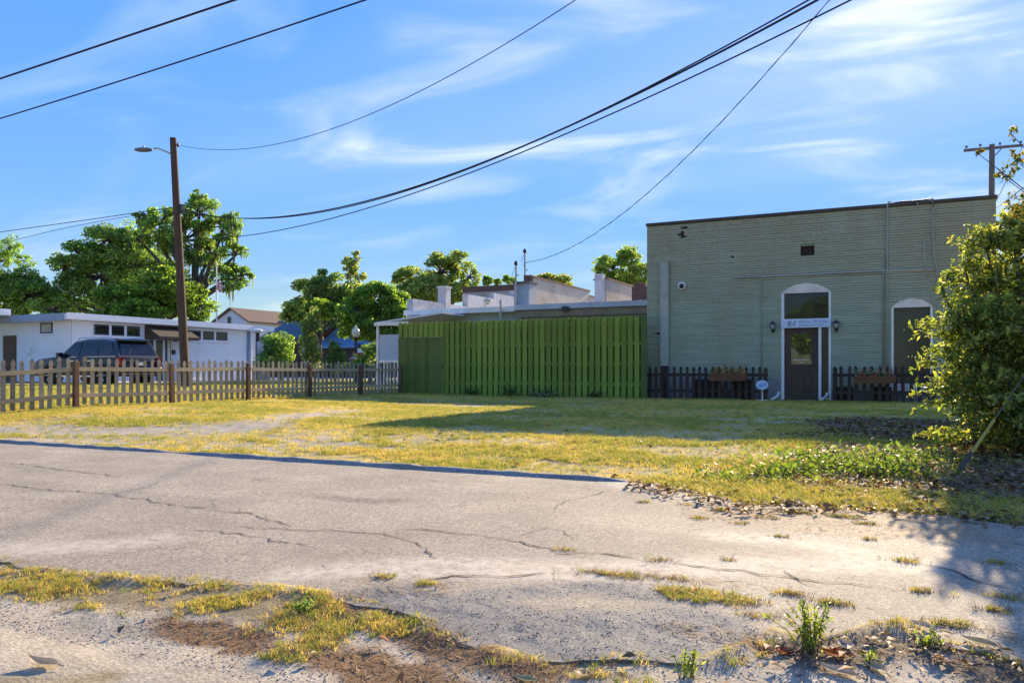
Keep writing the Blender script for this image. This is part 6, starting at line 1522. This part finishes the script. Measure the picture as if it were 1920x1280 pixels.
def dry_leaf(col):
    m = mat('dry leaf', col, tint(col, .65), rough=.6, scale=30, spec=.3); n, l = m.node_tree.nodes, m.node_tree.links
    b = [q for q in n if q.type == 'BSDF_PRINCIPLED'][0]; o = [q for q in n if q.type == 'OUTPUT_MATERIAL'][0]; t = n.new('ShaderNodeBsdfTranslucent'); x = n.new('ShaderNodeMixShader'); x.inputs[0].default_value = .4
    l.new(b.inputs['Base Color'].links[0].from_socket, t.inputs['Color']); l.new(b.outputs[0], x.inputs[1]); l.new(t.outputs[0], x.inputs[2]); l.new(x.outputs[0], o.inputs[0]); return m
def big_leaf(px, py, L, ang, col, label, curl=.35, wide=.42, on_road=False):
    x, y = G(px, py); z = (float(plane_z(x, y)) + ROAD_T if on_road else gz1(x, y)) + .004; mb = MB(); n = 10; rows = []
    for i in range(n + 1):
        s = i / n; w = L * wide * .5 * math.sin(math.pi * s ** .85) * (1 if i not in (0, n) else .02); h = curl * L * (s - .45) ** 2 * (1.6 if s > .45 else .7)
        rows.append([(-w, (s - .5) * L, h + w * .5), (-w * .5, (s - .5) * L, h + w * .14), (0, (s - .5) * L, h), (w * .5, (s - .5) * L, h + w * .14), (w, (s - .5) * L, h + w * .5)])
    ca, sa = math.cos(ang), math.sin(ang); V = [(x + a * ca - b_ * sa, y + a * sa + b_ * ca, z + c_) for r in rows for a, b_, c_ in r]
    mb.add(V, [(i * 5 + k, i * 5 + k + 1, i * 5 + k + 6, i * 5 + k + 5) for i in range(n) for k in range(4)])
    root = empty('fallen_leaf', (x, y, z), label, 'leaf', 'big fallen leaves by the road')
    mb.build('blade', dry_leaf(col), root, smooth=True)
    MB().tube([V[2], (V[2][0] + sa * L * .18, V[2][1] - ca * L * .18, z + .004)], .0016, 5).build('stalk', M_BARK, root)
big_leaf(1836, 1214, .145, R(65), (.40, .35, .21), 'long tan leaf lying alone on the shaded road', .25, on_road=True)
big_leaf(80, 1247, .15, R(100), (.52, .42, .27), 'large curled tan leaf on sand at the lower left', .45)
big_leaf(1640, 1254, .14, R(35), (.42, .37, .25), 'pale boat shaped leaf lying in the litter near the bottom edge', .45)
big_leaf(1560, 1228, .12, R(80), (.42, .15, .05), 'orange red dead leaf right of the spindly weed', .4, .6)
big_leaf(1470, 1225, .10, R(140), (.34, .10, .04), 'dark red dead leaf left of the spindly weed', .5, .6)
big_leaf(1585, 1213, .09, R(20), (.60, .50, .42), 'pale pinkish leaf beside the orange leaf', .5, .7)
big_leaf(1765, 1240, .10, R(110), (.55, .44, .33), 'pale upturned leaf in the litter at the lower right', .8, .7)
big_leaf(1570, 1262, .16, R(70), (.50, .43, .32), 'long grey tan leaf along the bottom edge', .3, .4)
big_leaf(1727, 1178, .10, R(50), (.45, .40, .30), 'pale leaf on the road beside the dark debris line', .3, .5, True)
big_leaf(1095, 1268, .10, R(150), (.55, .45, .30), 'curled straw coloured leaf below the coarse asphalt', .7, .5)
big_leaf(985, 1276, .10, R(95), (.32, .34, .20), 'grey green leaf at the bottom edge below the coarse asphalt', .3, .45)
# the spindly weed by the road edge and its neighbours
def weed(px, py, h, n, sp, label, pal):
    x, y = G(px, py); z = gz1(x, y); o = empty('weed_plant', (x, y, z), label, 'plant', 'weeds along the verge'); V = []; mb = MB()
    for k in range(n):
        a = rng.uniform(0, 6.28); L = h * rng.uniform(.45, 1.1); s_ = rng.uniform(.15, 1) * sp; p0 = Vector((x + rng.normal(0, .02), y + rng.normal(0, .02), z)); p1 = p0 + Vector((math.cos(a) * s_ * .4, math.sin(a) * s_ * .4, L * .6)); p2 = p0 + Vector((math.cos(a) * s_, math.sin(a) * s_, L))
        mb.tube([p0, p1, p2], [.002, .0016, .0007], 4, cap=False)
        for j in range(int(26 * L / .25)):
            s = rng.uniform(.18, 1); q = p0.lerp(p1, s / .6) if s < .6 else p1.lerp(p2, (s - .6) / .4); V.append(tuple(q))
    c = np.array(V) + rng.normal(0, .006, (len(V), 3)); quads_mesh('leaves', leaf_quads(c, rng.uniform(.018, .036, len(c)), .32), ML_WEED, pick_cols(len(c), pal, .25), o); mb.build('stem', bpy.data.materials['weed stem'], o)
WP = [(.20, .28, .035), (.26, .33, .05), (.15, .22, .03), (.32, .34, .08)]
weed(1515, 1222, .19, 26, .15, 'spindly bright green weed at the edge of the broken road', WP)
weed(1285, 1268, .10, 12, .06, 'small green weed at the bottom edge below the road', WP); weed(570, 1150, .07, 14, .07, 'small bright green grass weed on the left verge', [(.12, .24, .05), (.16, .28, .06)])
weed(1740, 1212, .07, 12, .08, 'small green weed in the litter beside the shaded road', WP); weed(1628, 1248, .06, 8, .05, 'tiny green weed among the dead leaves', WP)
# taller weeds in the lawn in front of the bush
for i, (px, py, r_, h_, n_) in enumerate(((1560, 872, .8, .17, 700), (1470, 890, .6, .13, 460), (1640, 888, .6, .16, 480), (1705, 866, .5, .2, 400), (1380, 902, .5, .1, 260))):
    x, y = G(px, py); clump('lawn_weed', x, y, r_, h_, n_, [(.13, .21, .03), (.17, .25, .04), (.22, .25, .06)], ['leafy green weed patch in the sunlit lawn before the bush', 'green weed patch second from the road end of the kerb', 'weed patch in the lawn nearest the dead leaves', 'taller weed patch right against the bush shade', 'low weed patch nearest the end of the black kerb'][i], 'weeds', (.03, .07), 'weed patches in the lawn')
